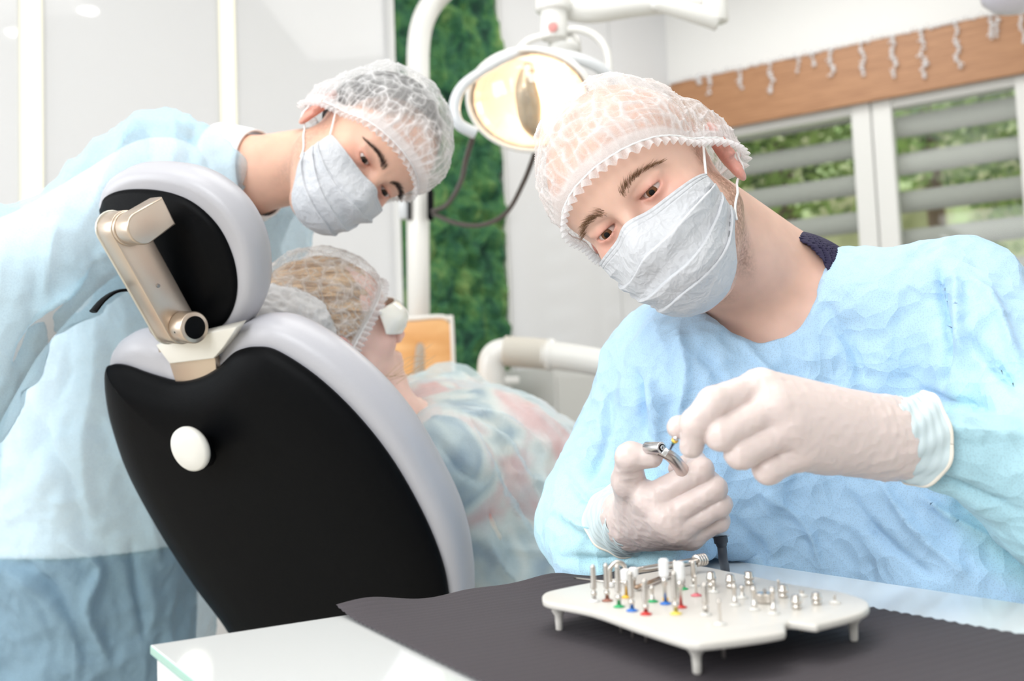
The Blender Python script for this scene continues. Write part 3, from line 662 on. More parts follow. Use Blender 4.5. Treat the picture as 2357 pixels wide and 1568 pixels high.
# pivots
def kcyl(a, b, r, seg=40, bev=.0015): return cyl(K2W(a), K2W(b), r, seg, bev)
hingeT = pt+al2*.0
pv = mobj('upper_pivot', join(kcyl(hingeT+al2*.009, hingeT+al2*.014, .0205), kcyl(hingeT-al2*.032, hingeT-al2*.025, .019)), m_champ, arm)
blk_c = hingeT+al2*.034
def dshape():
    pr = []
    for k in range(17): a = math.pi/2+math.pi*k/16; pr.append((.0195*math.cos(a), .0195*math.sin(a)))
    pr += [(.040, -.016), (.040, .0195)]
    e = nrm(mh*.95+b_*.12); e = nrm(e-np.dot(e, al2)*al2); f = np.cross(al2, e); f = f if f[2] > 0 else -f
    po = [K2W(hingeT+al2*.014+e*x+f*y) for x, y in pr]; return prism(po, K2W(al2*.028)-C0, .0025, 3)
mobj('pivot_block', dshape(), m_champ, arm)
hB = pb
lp = mobj('lower_pivot', kcyl(hB+al2*.010, hB+al2*.036, .0195), m_champ, arm)
mobj('pivot_cap', kcyl(hB+al2*.0355, hB+al2*.038, .0140), m_black, lp)
mobj('pivot_cap', kcyl(hB-al2*.046, hB-al2*.024, .0150, 40, .004), m_champ, lp)
mobj('set_screw', kcyl(hB+al2*.022+an2*.0165-ad*.004, hB+al2*.022+an2*.0192-ad*.004, .0022, 12), m_black, lp)
# release lever
mobj('release_lever', tube(K2W(cr([K(330, 672, 1.235), K(290, 668, 1.225), K(262, 674, 1.215), K(236, 692, 1.20), K(215, 717, 1.19)], 6)), [.004]*0+list(np.linspace(.0045, .0085, 25)), 12, flat=.35, up=K2W(l_*0+np.array([0, 0, 1.]))-C0), m_black, chair)
# sliding bracket down into the backrest
p0 = K(460, 770, 1.235)
br = [(358, 795), (545, 752), (515, 800), (492, 826), (390, 838)]
q = [K2W(onpl(x, y, PB0, m_, -.010)) for x, y in br]
bk = mobj('headrest_bracket', prism(q, K2W(m_*.022)-C0, .0015, 2), m_cream, chair)
q = [K2W(onpl(x, y, PB0, m_, -.004)) for x, y in [(388, 832), (494, 820), (500, 870), (470, 905), (412, 905)]]
mobj('slide_plate', prism(q, K2W(m_*.010)-C0, .001, 2), m_champ, bk)
q = [K2W(onpl(x, y, PB0, m_, .008)) for x, y in [(380, 783), (466, 772), (466, 792), (384, 800)]]
mobj('clevis', prism(q, K2W(-m_*.016)-C0, .001, 2), m_champ, bk)
# seat, base and column of the chair (mostly hidden behind the backrest)
lw = nrm((K2W(l_)-C0)*[1, 1, 0]); fwd = np.cross([0, 0, 1], lw); fwd = fwd if fwd[1] > 0 else -fwd
sc = np.array([-.02, 1.86, .50])
mobj('seat', box(sc+fwd*.15, (.26, .42, .045), (lw, fwd, (0, 0, 1)), .03, 4), m_greyl, chair)
mobj('seat_underside', box(sc+fwd*.15-[0, 0, .07], (.22, .36, .03), (lw, fwd, (0, 0, 1)), .02, 3), m_cream, chair)
mobj('column', cyl(sc+fwd*.1-[0, 0, .47], sc+fwd*.1-[0, 0, .09], .10), m_cream, chair)
mobj('floor_base', box(sc+fwd*.1-[0, 0, .475], (.26, .40, .024), (lw, fwd, (0, 0, 1)), .015, 3), m_cream, chair)
# ================================================================== HEADS (local frame: x person's right, y forward, z up, origin between the eyes)
EX = .0315
def head_sdf(p, female=False, lid=.5, ear=True):
    """p in head local metres"""
    a = np.abs(p[:, 0]); q = p.copy(); q[:, 0] = a      # symmetric
    d = ell(q, (0, -.083, .036), (.0765, .098, .087))
    d = smin(d, ell(q, (0, -.035, .034), (.064, .049, .052)), .03)
    d = smin(d, ell(q, (0, -.046, -.035), (.0635, .058, .072)), .025)
    d = smin(d, cone(q, (.047, -.068, -.058), (.016, -.012, -.102), .0205, .0185), .028)
    d = smin(d, ell(q, (0, -.006, -.106), (.024, .019, .018)), .018)
    d = smin(d, sph(q, (.043, -.014, -.030), .0195), .022)
    d = smin(d, cone(q, (.006, .007, .0165), (.041, -.006, .0205), .0085, .0070), .013)
    d = smax(d, -ell(q, (.0305, .020, -.0015), (.0195, .0165, .0120)), .010)
    n = cone(q, (0, .010, .006), (0, .030, -.034), .0055, .0085)
    n = smin(n, sph(q, (0, .0325, -.038), .0088), .008); n = smin(n, ell(q, (.0105, .0235, -.042), (.0065, .009, .007)), .006)
    d = smin(d, n, .011)
    d = smin(d, ell(q, (0, .012, -.068), (.022, .0115, .0075)), .010); d = smin(d, ell(q, (0, .012, -.079), (.019, .010, .006)), .008)
    if not ear: return smin(d, ell(q, (.0725, -.098, -.012), (.014, .030, .036)), .03)
    # lids around the eyeball with the almond opening cut out
    ld = sph(q, (EX, -.002, 0), .0138); d = smin(d, ld, .0055)
    d = smin(d, cone(q, (EX-.014, .0075, .0066), (EX+.015, .001, .0076), .0030, .0022), .005)      # upper lid fold
    t = np.clip((q[:, 0]-(EX-.0148))/.0296, 0, 1); arch = np.sin(np.pi*t)
    up = .0010+(.0070*lid-.0012)*arch; lo = .0005-.0056*arch**.8; mid = (up+lo)/2; hh = (up-lo)/2
    slit = np.maximum(np.abs(q[:, 2]-mid)-hh, np.maximum(np.abs(q[:, 0]-EX)-.0140, .0035-q[:, 1]))
    d = smax(d, -slit, .0008)
    # ear
    e0 = np.array([.0775, -.092, -.022]); an = math.radians(14); F_ = nrm([.38, math.cos(an)*.92, math.sin(an)*.3]); U_ = nrm(np.array([.05, -math.sin(an), math.cos(an)])); U_ = nrm(U_-np.dot(U_, F_)*F_); N_ = np.cross(F_, U_); N_ = N_ if N_[0] > 0 else -N_
    A_ = np.array([N_, F_, U_]); er = (q-e0)@A_.T
    base = ell(er, (.002, -.001, .004), (.0065, .0165, .0290))
    rim = np.abs(np.sqrt((er[:, 1]/.0165)**2+((er[:, 2]-.006)/.0265)**2)-.92)*.0175; rim = np.sqrt(rim**2+(er[:, 0]-.0065)**2)-.0030
    rim = np.where((er[:, 2] < -.008) & (er[:, 1] > 0), rim+.004, rim)
    con = ell(er, (.0105, .0015, -.0005), (.0070, .0085, .0120))
    ed = smin(base, rim, .004); ed = smax(ed, -con, .003); ed = smax(ed, -ell(er, (.011, .001, .014), (.005, .0105, .0075)), .003)
    ed = smin(ed, ell(er, (.003, .0035, -.0245), (.0048, .0085, .0105)), .005)
    ed = smin(ed, sph(er, (.0045, .0115, -.004), .0042), .004)
    d = smin(d, ed, .006)
    return d
class Head:
    def __init__(s, O, R, Fv, U, sc=1.0, lid=.5):
        s.O = np.asarray(O, float); s.A = np.stack([nrm(R), nrm(Fv), nrm(U)]); s.sc = sc; s.lid = lid   # rows = local axes in K space
    def loc(s, p): return (p-s.O)@s.A.T/s.sc
    def K(s, q): return np.asarray(q)*s.sc@s.A+s.O
    def W(s, q): return K2W(s.K(q))
    def sdf(s, p): return head_sdf(s.loc(p), lid=s.lid)*s.sc
    def dirW(s, v): return np.asarray(v)@s.A@KM.T
def trace(f, O, D, off=0, r0=.26, it=40, clampmin=.0):
    """from far outside, march inwards along -D until f = off"""
    r = np.full(len(D), r0) if np.isscalar(r0) else r0.copy()
    for _ in range(it):
        v = f(O+D*r[:, None])-off; r = np.maximum(r-v*.8, clampmin)
    return r
def skin_mat(name):
    m = bpy.data.materials.new(name); m.use_nodes = True; nt = m.node_tree; b = nt.nodes['Principled BSDF']
    at = nt.nodes.new('ShaderNodeAttribute'); at.attribute_name = 'Col'; nt.links.new(at.outputs['Color'], b.inputs['Base Color'])
    S(b, 'Roughness', .42); S(b, 'Specular IOR Level', .4); S(b, 'Subsurface Weight', .25); b.inputs['Subsurface Radius'].default_value = (.008, .003, .0015); S(b, 'Subsurface Scale', .6)
    tc = nt.nodes.new('ShaderNodeTexCoord'); n = nt.nodes.new('ShaderNodeTexNoise'); n.inputs['Scale'].default_value = 900; n.inputs['Detail'].default_value = 3
    bp = nt.nodes.new('ShaderNodeBump'); bp.inputs['Strength'].default_value = .12; bp.inputs['Distance'].default_value = .0006
    nt.links.new(tc.outputs['Object'], n.inputs['Vector']); nt.links.new(n.outputs['Fac'], bp.inputs['Height']); nt.links.new(bp.outputs[0], b.inputs['Normal'])
    return m
def cloth_mat(name, attr=False, col=(.45, .75, .92), trans=.35, see=.0, dots=1.0, scale=900, rough=.75, crk=30, crs=.5):
    m = bpy.data.materials.new(name); m.use_nodes = True; nt = m.node_tree; nt.nodes.clear(); N = nt.nodes.new; Lk = nt.links.new
    out = N('ShaderNodeOutputMaterial'); df = N('ShaderNodeBsdfPrincipled'); tl = N('ShaderNodeBsdfTranslucent'); mx = N('ShaderNodeMixShader')
    df.inputs['Roughness'].default_value = rough; S(df, 'Specular IOR Level', .25); S(df, 'Sheen Weight', .15)
    mx.inputs[0].default_value = trans; tc = N('ShaderNodeTexCoord')
    mp_ = N('ShaderNodeMapping'); mp_.inputs['Scale'].default_value = (scale, scale, scale); Lk(tc.outputs['Object'], mp_.inputs[0])
    vo = N('ShaderNodeTexVoronoi'); vo.inputs['Scale'].default_value = 1; vo.inputs['Randomness'].default_value = .75; Lk(mp_.outputs[0], vo.inputs['Vector'])
    rp = N('ShaderNodeValToRGB'); rp.color_ramp.elements[0].position = .15; rp.color_ramp.elements[1].position = .5
    c0 = tuple(x*(1-.30*dots) for x in col); rp.color_ramp.elements[0].color = (*c0, 1); rp.color_ramp.elements[1].color = (*col, 1)
    Lk(vo.outputs['Distance'], rp.inputs[0])
    base = rp.outputs[0]
    if attr:
        at = N('ShaderNodeAttribute'); at.attribute_name = 'Col'; mm = N('ShaderNodeMix'); mm.data_type = 'RGBA'; mm.blend_type = 'MULTIPLY'; mm.inputs[0].default_value = 1
        Lk(rp.outputs[0], mm.inputs[6]); Lk(at.outputs['Color'], mm.inputs[7]); base = mm.outputs[2]
    Lk(base, df.inputs['Base Color']); Lk(base, tl.inputs[0])
    # crumple: sharp facets of thin non-woven cloth
    ns = N('ShaderNodeTexNoise'); ns.inputs['Scale'].default_value = crk*.5; ns.inputs['Detail'].default_value = 3; Lk(tc.outputs['Object'], ns.inputs['Vector'])
    ad = N('ShaderNodeMix'); ad.data_type = 'RGBA'; ad.inputs[0].default_value = .06; Lk(tc.outputs['Object'], ad.inputs[6]); Lk(ns.outputs['Color'], ad.inputs[7])
    n1 = N('ShaderNodeTexVoronoi'); n1.inputs['Scale'].default_value = crk; Lk(ad.outputs[2], n1.inputs['Vector'])
    n2 = N('ShaderNodeTexVoronoi'); n2.inputs['Scale'].default_value = crk*3.1; Lk(ad.outputs[2], n2.inputs['Vector'])
    mt = N('ShaderNodeMath'); mt.operation = 'MULTIPLY_ADD'; mt.inputs[1].default_value = .33; Lk(n2.outputs['Distance'], mt.inputs[0]); Lk(n1.outputs['Distance'], mt.inputs[2])
    b1 = N('ShaderNodeBump'); b1.inputs['Strength'].default_value = crs; b1.inputs['Distance'].default_value = .012; Lk(mt.outputs[0], b1.inputs['Height'])
    b2 = N('ShaderNodeBump'); b2.inputs['Strength'].default_value = .25*dots; b2.inputs['Distance'].default_value = .0005; Lk(vo.outputs['Distance'], b2.inputs['Height']); Lk(b1.outputs[0], b2.inputs['Normal'])
    Lk(b2.outputs[0], df.inputs['Normal']); Lk(b2.outputs[0], tl.inputs['Normal'])
    Lk(df.outputs[0], mx.inputs[1]); Lk(tl.outputs[0], mx.inputs[2])
    last = mx.outputs[0]
    if see > 0:
        tr = N('ShaderNodeBsdfTransparent'); m2 = N('ShaderNodeMixShader'); m2.inputs[0].default_value = see; Lk(last, m2.inputs[1]); Lk(tr.outputs[0], m2.inputs[2]); last = m2.outputs[0]
    Lk(last, out.inputs[0]); return m
def veil_mat(name, col=(.86, .86, .87)):
    """thin white non-woven: opacity is in the red channel of Col"""
    m = bpy.data.materials.new(name); m.use_nodes = True; nt = m.node_tree; nt.nodes.clear(); N = nt.nodes.new; Lk = nt.links.new
    out = N('ShaderNodeOutputMaterial'); df = N('ShaderNodeBsdfDiffuse'); tl = N('ShaderNodeBsdfTranslucent'); mx = N('ShaderNodeMixShader'); tr = N('ShaderNodeBsdfTransparent'); m2 = N('ShaderNodeMixShader')
    df.inputs[0].default_value = (*col, 1); tl.inputs[0].default_value = (*col, 1); mx.inputs[0].default_value = .4
    at = N('ShaderNodeAttribute'); at.attribute_name = 'Col'; sp = N('ShaderNodeSeparateColor'); Lk(at.outputs['Color'], sp.inputs[0])
    tc = N('ShaderNodeTexCoord'); ns = N('ShaderNodeTexNoise'); ns.inputs['Scale'].default_value = 1300; ns.inputs['Detail'].default_value = 3; Lk(tc.outputs['Object'], ns.inputs['Vector'])
    ma = N('ShaderNodeMath'); ma.operation = 'MULTIPLY_ADD'; ma.inputs[1].default_value = .55; Lk(ns.outputs['Fac'], ma.inputs[0])
    mb = N('ShaderNodeMath'); mb.operation = 'ADD'; mb.inputs[1].default_value = -.275; Lk(sp.outputs[0], mb.inputs[0]); Lk(mb.outputs[0], ma.inputs[2]); ma.use_clamp = True
    Lk(df.outputs[0], mx.inputs[1]); Lk(tl.outputs[0], mx.inputs[2]); Lk(ma.outputs[0], m2.inputs[0]); Lk(tr.outputs[0], m2.inputs[1]); Lk(mx.outputs[0], m2.inputs[2]); Lk(m2.outputs[0], out.inputs[0]); return m
m_veil = veil_mat('cap_nonwoven')
def bouffant(hd, parent, puff, seed=1, nu=520, nv=190, c=(0, -.075, -.004), tilt=.60, phi1=92, hair=None, base=.20, lw=.62):
    """puff(D) -> extra stand-off of the cap in metres for local directions"""
    n = nrm([0, -tilt, 1]); fx = np.array([1., 0, 0]); fy = np.cross(n, fx)
    th = np.linspace(0, 2*np.pi, nu, endpoint=False); ph = np.linspace(0, 1, nv)**.85*math.radians(phi1)
    T_, P_ = np.meshgrid(th, ph, indexing='ij')
    D = (np.sin(P_)*np.cos(T_))[..., None]*fx+(np.sin(P_)*np.sin(T_))[..., None]*fy+np.cos(P_)[..., None]*n; D = D.reshape(-1, 3)
    f = (lambda q: head_sdf(q, ear=False)) if hair is None else (lambda q: smin(head_sdf(q, ear=False), hair(q), .01))
    O = np.array(c)
    Dl = D.reshape(nu, nv, 3)
    r = trace(f, O, D, .0045, .24, 46).reshape(nu, nv)
    for _ in range(4):                         # bridge hollows: the cap hangs smoothly over ears and hair
        rs = (np.roll(r, 3, 0)+np.roll(r, -3, 0)+r)/3; rs[:, 2:-2] = (rs[:, 4:]+rs[:, :-4]+rs[:, 2:-2])/3; r = np.maximum(r, rs)
    pf = puff(D).reshape(nu, nv); v = P_/math.radians(phi1); env = np.clip((1-v)/.16, 0, 1)**.6
    q3 = D*1.0
    w1 = (1-np.abs(noise(q3*7+seed)))**7; w2 = (1-np.abs(noise(q3*np.array([6, 9, 12])+seed*3+1.2*noise(q3*3+4)[:, None])))**11; w3 = (1-np.abs(noise(q3*15+9)))**12
    gath = (.5+.5*np.cos(T_.reshape(-1)*62+2.6*noise(q3*6+2)))**5*np.clip((v.reshape(-1)-.58)/.4, 0, 1)
    lines = np.clip(.75*w1+.8*w2+.45*w3+.8*gath, 0, 1.2)
    r = r+pf*env+(.0022*(w1+.7*w2).reshape(nu, nv)+.0016*gath.reshape(nu, nv))*np.clip(env+.3, 0, 1)+.004*env*fbm(q3*4+seed, 2).reshape(nu, nv)
    V = O+D*r.reshape(-1)[:, None]
    op = base+.08*fbm(q3*3+7, 2)+lw*lines+.12*np.clip(pf.reshape(-1)/.03, 0, 1); edge = np.clip((v.reshape(-1)-.93)/.03, 0, 1); op = np.maximum(op, edge*.92)
    idx = np.arange(nu*nv).reshape(nu, nv); a = idx[:, :-1]; b = np.roll(idx, -1, 0)[:, :-1]; cc = np.roll(idx, -1, 0)[:, 1:]; d = idx[:, 1:]
    Q = np.stack([a, d, cc, b], -1).reshape(-1, 4)
    cols = np.clip(np.stack([op]*3, 1), 0, .97)
    cap = mobj('bouffant_cap', (hd.W(V), Q), m_veil, parent, cols=cols)
    # gathered frill under the elastic
    e = V.reshape(nu, nv, 3)[:, -1]; eu_ = Dl[:, -1]
    nf = 4; rows = [e]
    for k in range(1, nf+1):
        z = .0027*k; am = .0015*min(k, 3)*np.cos(th*66+.8*np.sin(th*11))[:, None]
        rows.append(e-n*z+eu_*(am+.0008)+eu_*.0006*k)
    Vr = np.stack(rows, 1).reshape(-1, 3); m2 = nf+1; idx = np.arange(nu*m2).reshape(nu, m2)
    a = idx[:, :-1]; b = np.roll(idx, -1, 0)[:, :-1]; cc = np.roll(idx, -1, 0)[:, 1:]; d = idx[:, 1:]
    o2 = np.tile(.45+.35*(.5+.5*np.cos(th*66+.8*np.sin(th*11)))[:, None], (1, m2)).reshape(-1)
    mobj('frill', (hd.W(Vr), np.stack([a, d, cc, b], -1).reshape(-1, 4)), m_veil, cap, cols=np.stack([o2]*3, 1))
    pe = hd.W(e+eu_*.0006); mobj('elastic_band', tube(np.vstack([pe, pe[:1]]), .0010*hd.sc, 6), mat('elastic_white', (.88, .88, .88), .6), cap)
    return cap
m_mask = cloth_mat('mask_nonwoven', False, (.67, .685, .72), .12, 0, .12, 1400, .8, 55, .25)
m_loop = mat('ear_loop_white', (.88, .88, .88), .7)
def face_mask(hd, parent, top=-.013, label=None, nu=240, nv=200):
    f = lambda q: smin(head_sdf(q, lid=hd.lid), ell(q, (0, .001, -.064), (.040, .040, .047)), .03)
    u = np.linspace(-1, 1, nu); v = np.linspace(0, 1, nv); Ug, Vg = np.meshgrid(u, v, indexing='ij')
    A0 = math.radians(76); an = Ug*A0
    s = np.abs(Ug)
    zt_ = top+.000*s-.011*s**2+.006*np.exp(-(Ug/.16)**2); zb_ = -.124+.046*s**2.2
    Z = zt_+(zb_-zt_)*Vg; D = np.stack([np.sin(an), np.cos(an), 0*an], -1).reshape(-1, 3)
    O = np.stack([0*Z, 0*Z-.05, Z], -1).reshape(-1, 3)
    r = trace(f, O, D, .0030, .13, 46, .01).reshape(nu, nv)
    for _ in range(14): rs = r.copy(); rs[2:-2] = (r[4:]+r[:-4]+r[2:-2])/3; rs[:, 2:-2] = (rs[:, 4:]+rs[:, :-4]+rs[:, 2:-2])/3; r = np.maximum(r, rs)
    r = r-.012*np.clip((Vg-.86)/.14, 0, 1)**2
    w = np.clip((1-s)/.18, 0, 1); w = w*w*(3-2*w)
    pl = 0*Vg
    for k, (v0, dv) in enumerate(((.30, .16), (.52, .17), (.74, .18))):
        v1 = v0+.05*Ug+.035*np.sin(Ug*3+k*2); t = (Vg-v1)/dv; pl = pl+np.where((t > 0) & (t < 1), (1-t)*.0048, 0)*(.3+.7*w)*np.clip(t/.05, 0, 1)
    q3 = np.stack([Ug*2.2, Vg*2.6, 0*Ug], -1).reshape(-1, 3)+hd.O*7
    pl = pl+(.0030*ridge(q3, 2)).reshape(nu, nv)*np.clip(Vg/.25, 0, 1)*np.clip((1-s)/.12, .0, 1)
    pl = pl-.0006*(np.abs(Vg-.035) < .006)-.0005*(np.abs(Vg-.075) < .005)-.0005*(np.abs(s-.955) < .006)-.0005*(np.abs(Vg-.97) < .006)
    r = r+pl
    V = O+D*r.reshape(-1)[:, None]
    idx = np.arange(nu*nv).reshape(nu, nv); Q = np.stack([idx[:-1, :-1], idx[:-1, 1:], idx[1:, 1:], idx[1:, :-1]], -1).reshape(-1, 4)
    mk = mobj('face_mask', (hd.W(V), Q), m_mask, parent)
    md = mk.modifiers.new('thick', 'SOLIDIFY'); md.thickness = .0009; md.offset = 0
    G = V.reshape(nu, nv, 3)
    for sx, i in ((-1, 0), (1, nu-1)):
        t_ = G[i, 4]; b_e = G[i, -8]
        p1 = [t_, t_+np.array([sx*.004, -.018, .012]), (sx*.0775, -.078, .002), (sx*.0835, -.094, .012)]
        p2 = [b_e, b_e+np.array([sx*.003, -.012, .012]), (sx*.078, -.090, -.048), (sx*.0865, -.104, -.030)]
        for pp in (p1, p2):
            P3 = cr(np.array([np.asarray(x, float) for x in pp]), 6)
            dd = head_sdf(P3, lid=hd.lid); g = gradn(lambda x: head_sdf(x, lid=hd.lid), P3, .001); P3 = P3+g*np.clip(.0016-dd, 0, .02)[:, None]
            mobj('ear_loop', tube(hd.W(P3), .0013*hd.sc, 8), m_loop, mk)
    return mk
def hairs(hd, n, fn, m, name, parent, seed):
    """fn(rng) -> root, direction, length, width in local space"""
    rg = np.random.RandomState(seed); V = []; Fc = []
    for i in range(n):
        p, d, L, w = fn(rg); p = np.asarray(p, float); d = nrm(d); s = nrm(np.cross(d, rg.normal(size=3)))
        mid = p+d*L*.55+np.array([0, 0, .0004]); k = len(V); V += [p-s*w, p+s*w, mid+s*w*.7, mid-s*w*.7, p+d*L]
        Fc += [(k, k+1, k+2, k+3), (k+3, k+2, k+4)]
    return mobj(name, (hd.W(np.array(V)), Fc), m, parent)
def surf(q, off=0, lid=.5):     # push local points onto the head surface
    q = np.atleast_2d(np.asarray(q, float)).copy(); q[:, 1] = .08
    for _ in range(40): q[:, 1] -= (head_sdf(q, lid=lid)-off)*.8
    return q
def eyes(hd, parent, look=(0, .0, -.5), iris=(.16, .08, .035), nb=260, brow=(.11, .055, .025), bz=.0128, seed=4):
    me_ = mat('eye_white_shaded', (.55, .45, .42), .2, spec=.4, coat=.3); mi = mat('iris_%d' % int(iris[0]*1000), iris, .35, spec=.2); mp_ = mat('pupil', (.004, .004, .004), .3, spec=.25)  # shade is put into the base colour of the eye white
    for sx in (-1, 1):
        c = np.array([sx*EX, -.002, 0]); g = nrm([look[0], 1, look[2]])
        n = 30; V, Fc = sphere((0, 0, 0), .0118, 24, 32)
        # rotate so that the pole looks along g
        a = nrm(np.cross([0, 0, 1], g)); b = np.cross(g, a); V = V@np.stack([a, b, g]); cosg = (V@g)/.0118
        V = V+g*np.clip((cosg-.87)/.13, 0, 1)[:, None]*.0007
        fi = np.array([(V[list(f)]@g).mean()/.0118 for f in Fc]); mi_i = np.where(fi > .984, 2, np.where(fi > .83, 1, 0))
        mobj('eyeball', (hd.W(V+c), Fc, mi_i), [me_, mi, mp_], parent)
    mb = mat('brow_hair_%d' % int(brow[0]*1000), brow, .7)
    for sx in (-1, 1):
        def bf(rg):
            t = rg.rand()**.9; x = .011+.043*t; z = bz+.0068*math.sin(math.pi*min(1, t*.85+.06))-.002*t*t+rg.normal()*.0019*(1.1-t*.75)
            q = surf([[sx*x, 0, z]], .0001, hd.lid)[0]; return q, (sx*(.45+.6*t), .22, .75*(1-t)-.25*t+rg.normal()*.12), .0075+.003*rg.rand(), .00016
        hairs(hd, nb, bf, mb, 'eyebrow', parent, seed+sx)
        def lf(rg):
            t = rg.rand(); x = EX-.013+.027*t; ar = math.sin(math.pi*t); z = .001+(.0070*hd.lid-.0012)*ar; dy = math.sqrt(max(.0142**2-(x-EX)**2-z*z, 0))-.002
            return (sx*x, dy-.0006, z+.0003), (sx*.5*(t-.4), .55, -1+.1*rg.normal()), .0030*(.6+.5*ar), .00007
        hairs(hd, 60, lf, mat('lash_hair', (.05, .025, .015), .7), 'eyelashes', parent, seed+9+sx)
def skin_cols(hd, V, tone=(.78, .50, .40), hair=None, stub=None, hairline=None):
    q = hd.loc(V); c = np.tile(np.array(tone), (len(V), 1)); a = np.abs(q[:, 0])
    red = np.exp(-(((a-.042)/.02)**2+((q[:, 2]+.03)/.02)**2+((q[:, 1]-0)/.03)**2)); red += .8*np.exp(-((a/.014)**2+((q[:, 2]+.038)/.014)**2+((q[:, 1]-.035)/.02)**2))
    ear = np.clip((a-.073)/.006, 0, 1)*np.clip(1-np.abs(q[:, 2]+.02)/.045, 0, 1)*3; ear = np.clip(ear, 0, 1)
    eye = np.exp(-(((a-EX)/.017)**2+((q[:, 2]+.001)/.0085)**2+((q[:, 1]-.006)/.02)**2))
    c = c*(1-.30*np.clip(red, 0, 1)[:, None]*np.array([.1, .9, .8])); c = c*(1-.28*ear[:, None]*np.array([.12, 1, .85])); c = c*(1-.5*eye[:, None]*np.array([.35, .85, .85]))
    c = c*(1+.05*fbm(V*60, 3)[:, None])
    # lash line and creases
    if stub is not None:
        jaw = np.clip((-.018-q[:, 2])/.03, 0, 1)*np.clip((.02+.155+q[:, 2]+.0)/.02, 0, 1)*np.clip((q[:, 1]+.090)/.012, 0, 1)*np.clip((a*1.2-.018-q[:, 1]*.15)/.02, 0, 1)
        side = np.exp(-((q[:, 1]+.064+.25*np.minimum(q[:, 2]+.03, 0))/.013)**2)*np.clip((.012-q[:, 2])/.01, 0, 1)*np.clip((q[:, 2]+.115)/.03, 0, 1)*np.clip((a-.05)/.01, 0, 1)
        jaw = np.clip(jaw*.55*(np.clip((-.05-q[:, 2])/.03, .15, 1))+side*.9, 0, 1)
        tx = np.clip(.62+.55*noise(V*1500)+.35*noise(V*500), 0, 1); k = (np.clip(jaw*1.35, 0, 1)*tx*stub[3])[:, None]; c = c*(1-k)+np.array(stub[:3])*k
    if hair is not None:
        hl = np.clip((q[:, 2]-(.052+.75*np.minimum(q[:, 1]+.012, .0)+.0))/.010, 0, 1)*np.clip((-q[:, 1]+.0)/.02, 0, 1)*np.clip((.078-a)/.004, 0, 1)
        back = np.clip((-q[:, 1]-.105)/.012, 0, 1)*np.clip((q[:, 2]+.075)/.02, 0, 1)
        k = np.clip(np.maximum(hl, back), 0, 1)*(hair[3]+.15*noise(V*700)); k = np.clip(k, 0, 1)[:, None]; c = c*(1-k)+np.array(hair[:3])*k
    return np.clip(c, 0, 1)
# ================================================================== SEATED PERSON AT THE TABLE
m_skin = skin_mat('skin')
def frame(yaw, rollv, pitchv=0):
    """yaw>0 turns the face to the viewer's right, roll>0 leans the crown to the viewer's left (degrees)"""
    y = math.radians(yaw); r = math.radians(rollv); pt_ = math.radians(pitchv)
    Fv = np.array([math.sin(y), -math.cos(y), 0]); Rv = np.array([-math.cos(y), -math.sin(y), 0]); Uv = np.array([0, 0, 1.])
    F2 = Fv*math.cos(pt_)-Uv*math.sin(pt_); U2 = Uv*math.cos(pt_)+Fv*math.sin(pt_)
    M = lambda v: np.array([v[0]*math.cos(r)-v[2]*math.sin(r), v[1], v[0]*math.sin(r)+v[2]*math.cos(r)])
    return M(Rv), M(F2), M(U2)
H1 = Head(K(1449, 484, .965), *frame(-31, 43, 0), sc=1.0, lid=.27)
nk0 = H1.K([0, -.085, -.045]); nk1 = K(1795, 690, 1.135)
shL = K(2200, 715, 1.02); shR = K(1512, 850, 1.19); belly = K(1820, 1320, 1.20); hip = belly+[.02, .06, -.28]
elR = K(1372, 1205, 1.12); wrR = K(1452, 1195, .99); elL = K(2500, 1120, .86); wrL = K(2045, 998, .825)
def hand1(p, g=0):
    J = lambda *a: K(*a)
    mc = [J(1492, 1148, .915), J(1528, 1192, .908), J(1556, 1218, .912), J(1590, 1232, .925)]
    pp = [J(1614, 1082, .900), J(1645, 1124, .900), J(1658, 1163, .905), J(1655, 1200, .918)]
    dp = [J(1600, 1062, .928), J(1622, 1098, .935), J(1632, 1140, .942), J(1628, 1180, .950)]
    tp = [J(1560, 1078, .940), J(1580, 1118, .948), J(1590, 1160, .955), J(1592, 1195, .960)]
    rr_ = [(.0122, .0112, .0098, .0088), (.0120, .0112, .0100, .009), (.0115, .0105, .0095, .0085), (.0108, .0098, .0088, .008)]
    w = wrR; palm = None
    for i in range(4):
        e = cone(p, w+(mc[i]-mc[1])*.35, mc[i], .021, .0135+.0*i); palm = e if palm is None else smin(palm, e, .018)
    palm = smin(palm, cone(p, J(1490, 1150, .945), J(1560, 1200, .945), .017, .014), .014)
    fs = None
    for i in range(4):
        e = chain(p, [mc[i], pp[i], dp[i], tp[i]], rr_[i], .003); fs = e if fs is None else smin(fs, e, .0016)
    d = smin(palm, fs, .006)
    th = chain(p, [J(1462, 1160, .955), J(1446, 1108, .925), J(1450, 1052, .905), J(1500, 1052, .898)], (.0185, .0150, .0122, .0098), .005)
    th = smin(th, sph(p, J(1452, 1050, .905), .0125), .004)
    d = smin(d, th, .007)
    d = smin(d, cone(p, w, w+(elR-w)*.35, .0225, .024), .015)
    return d-g
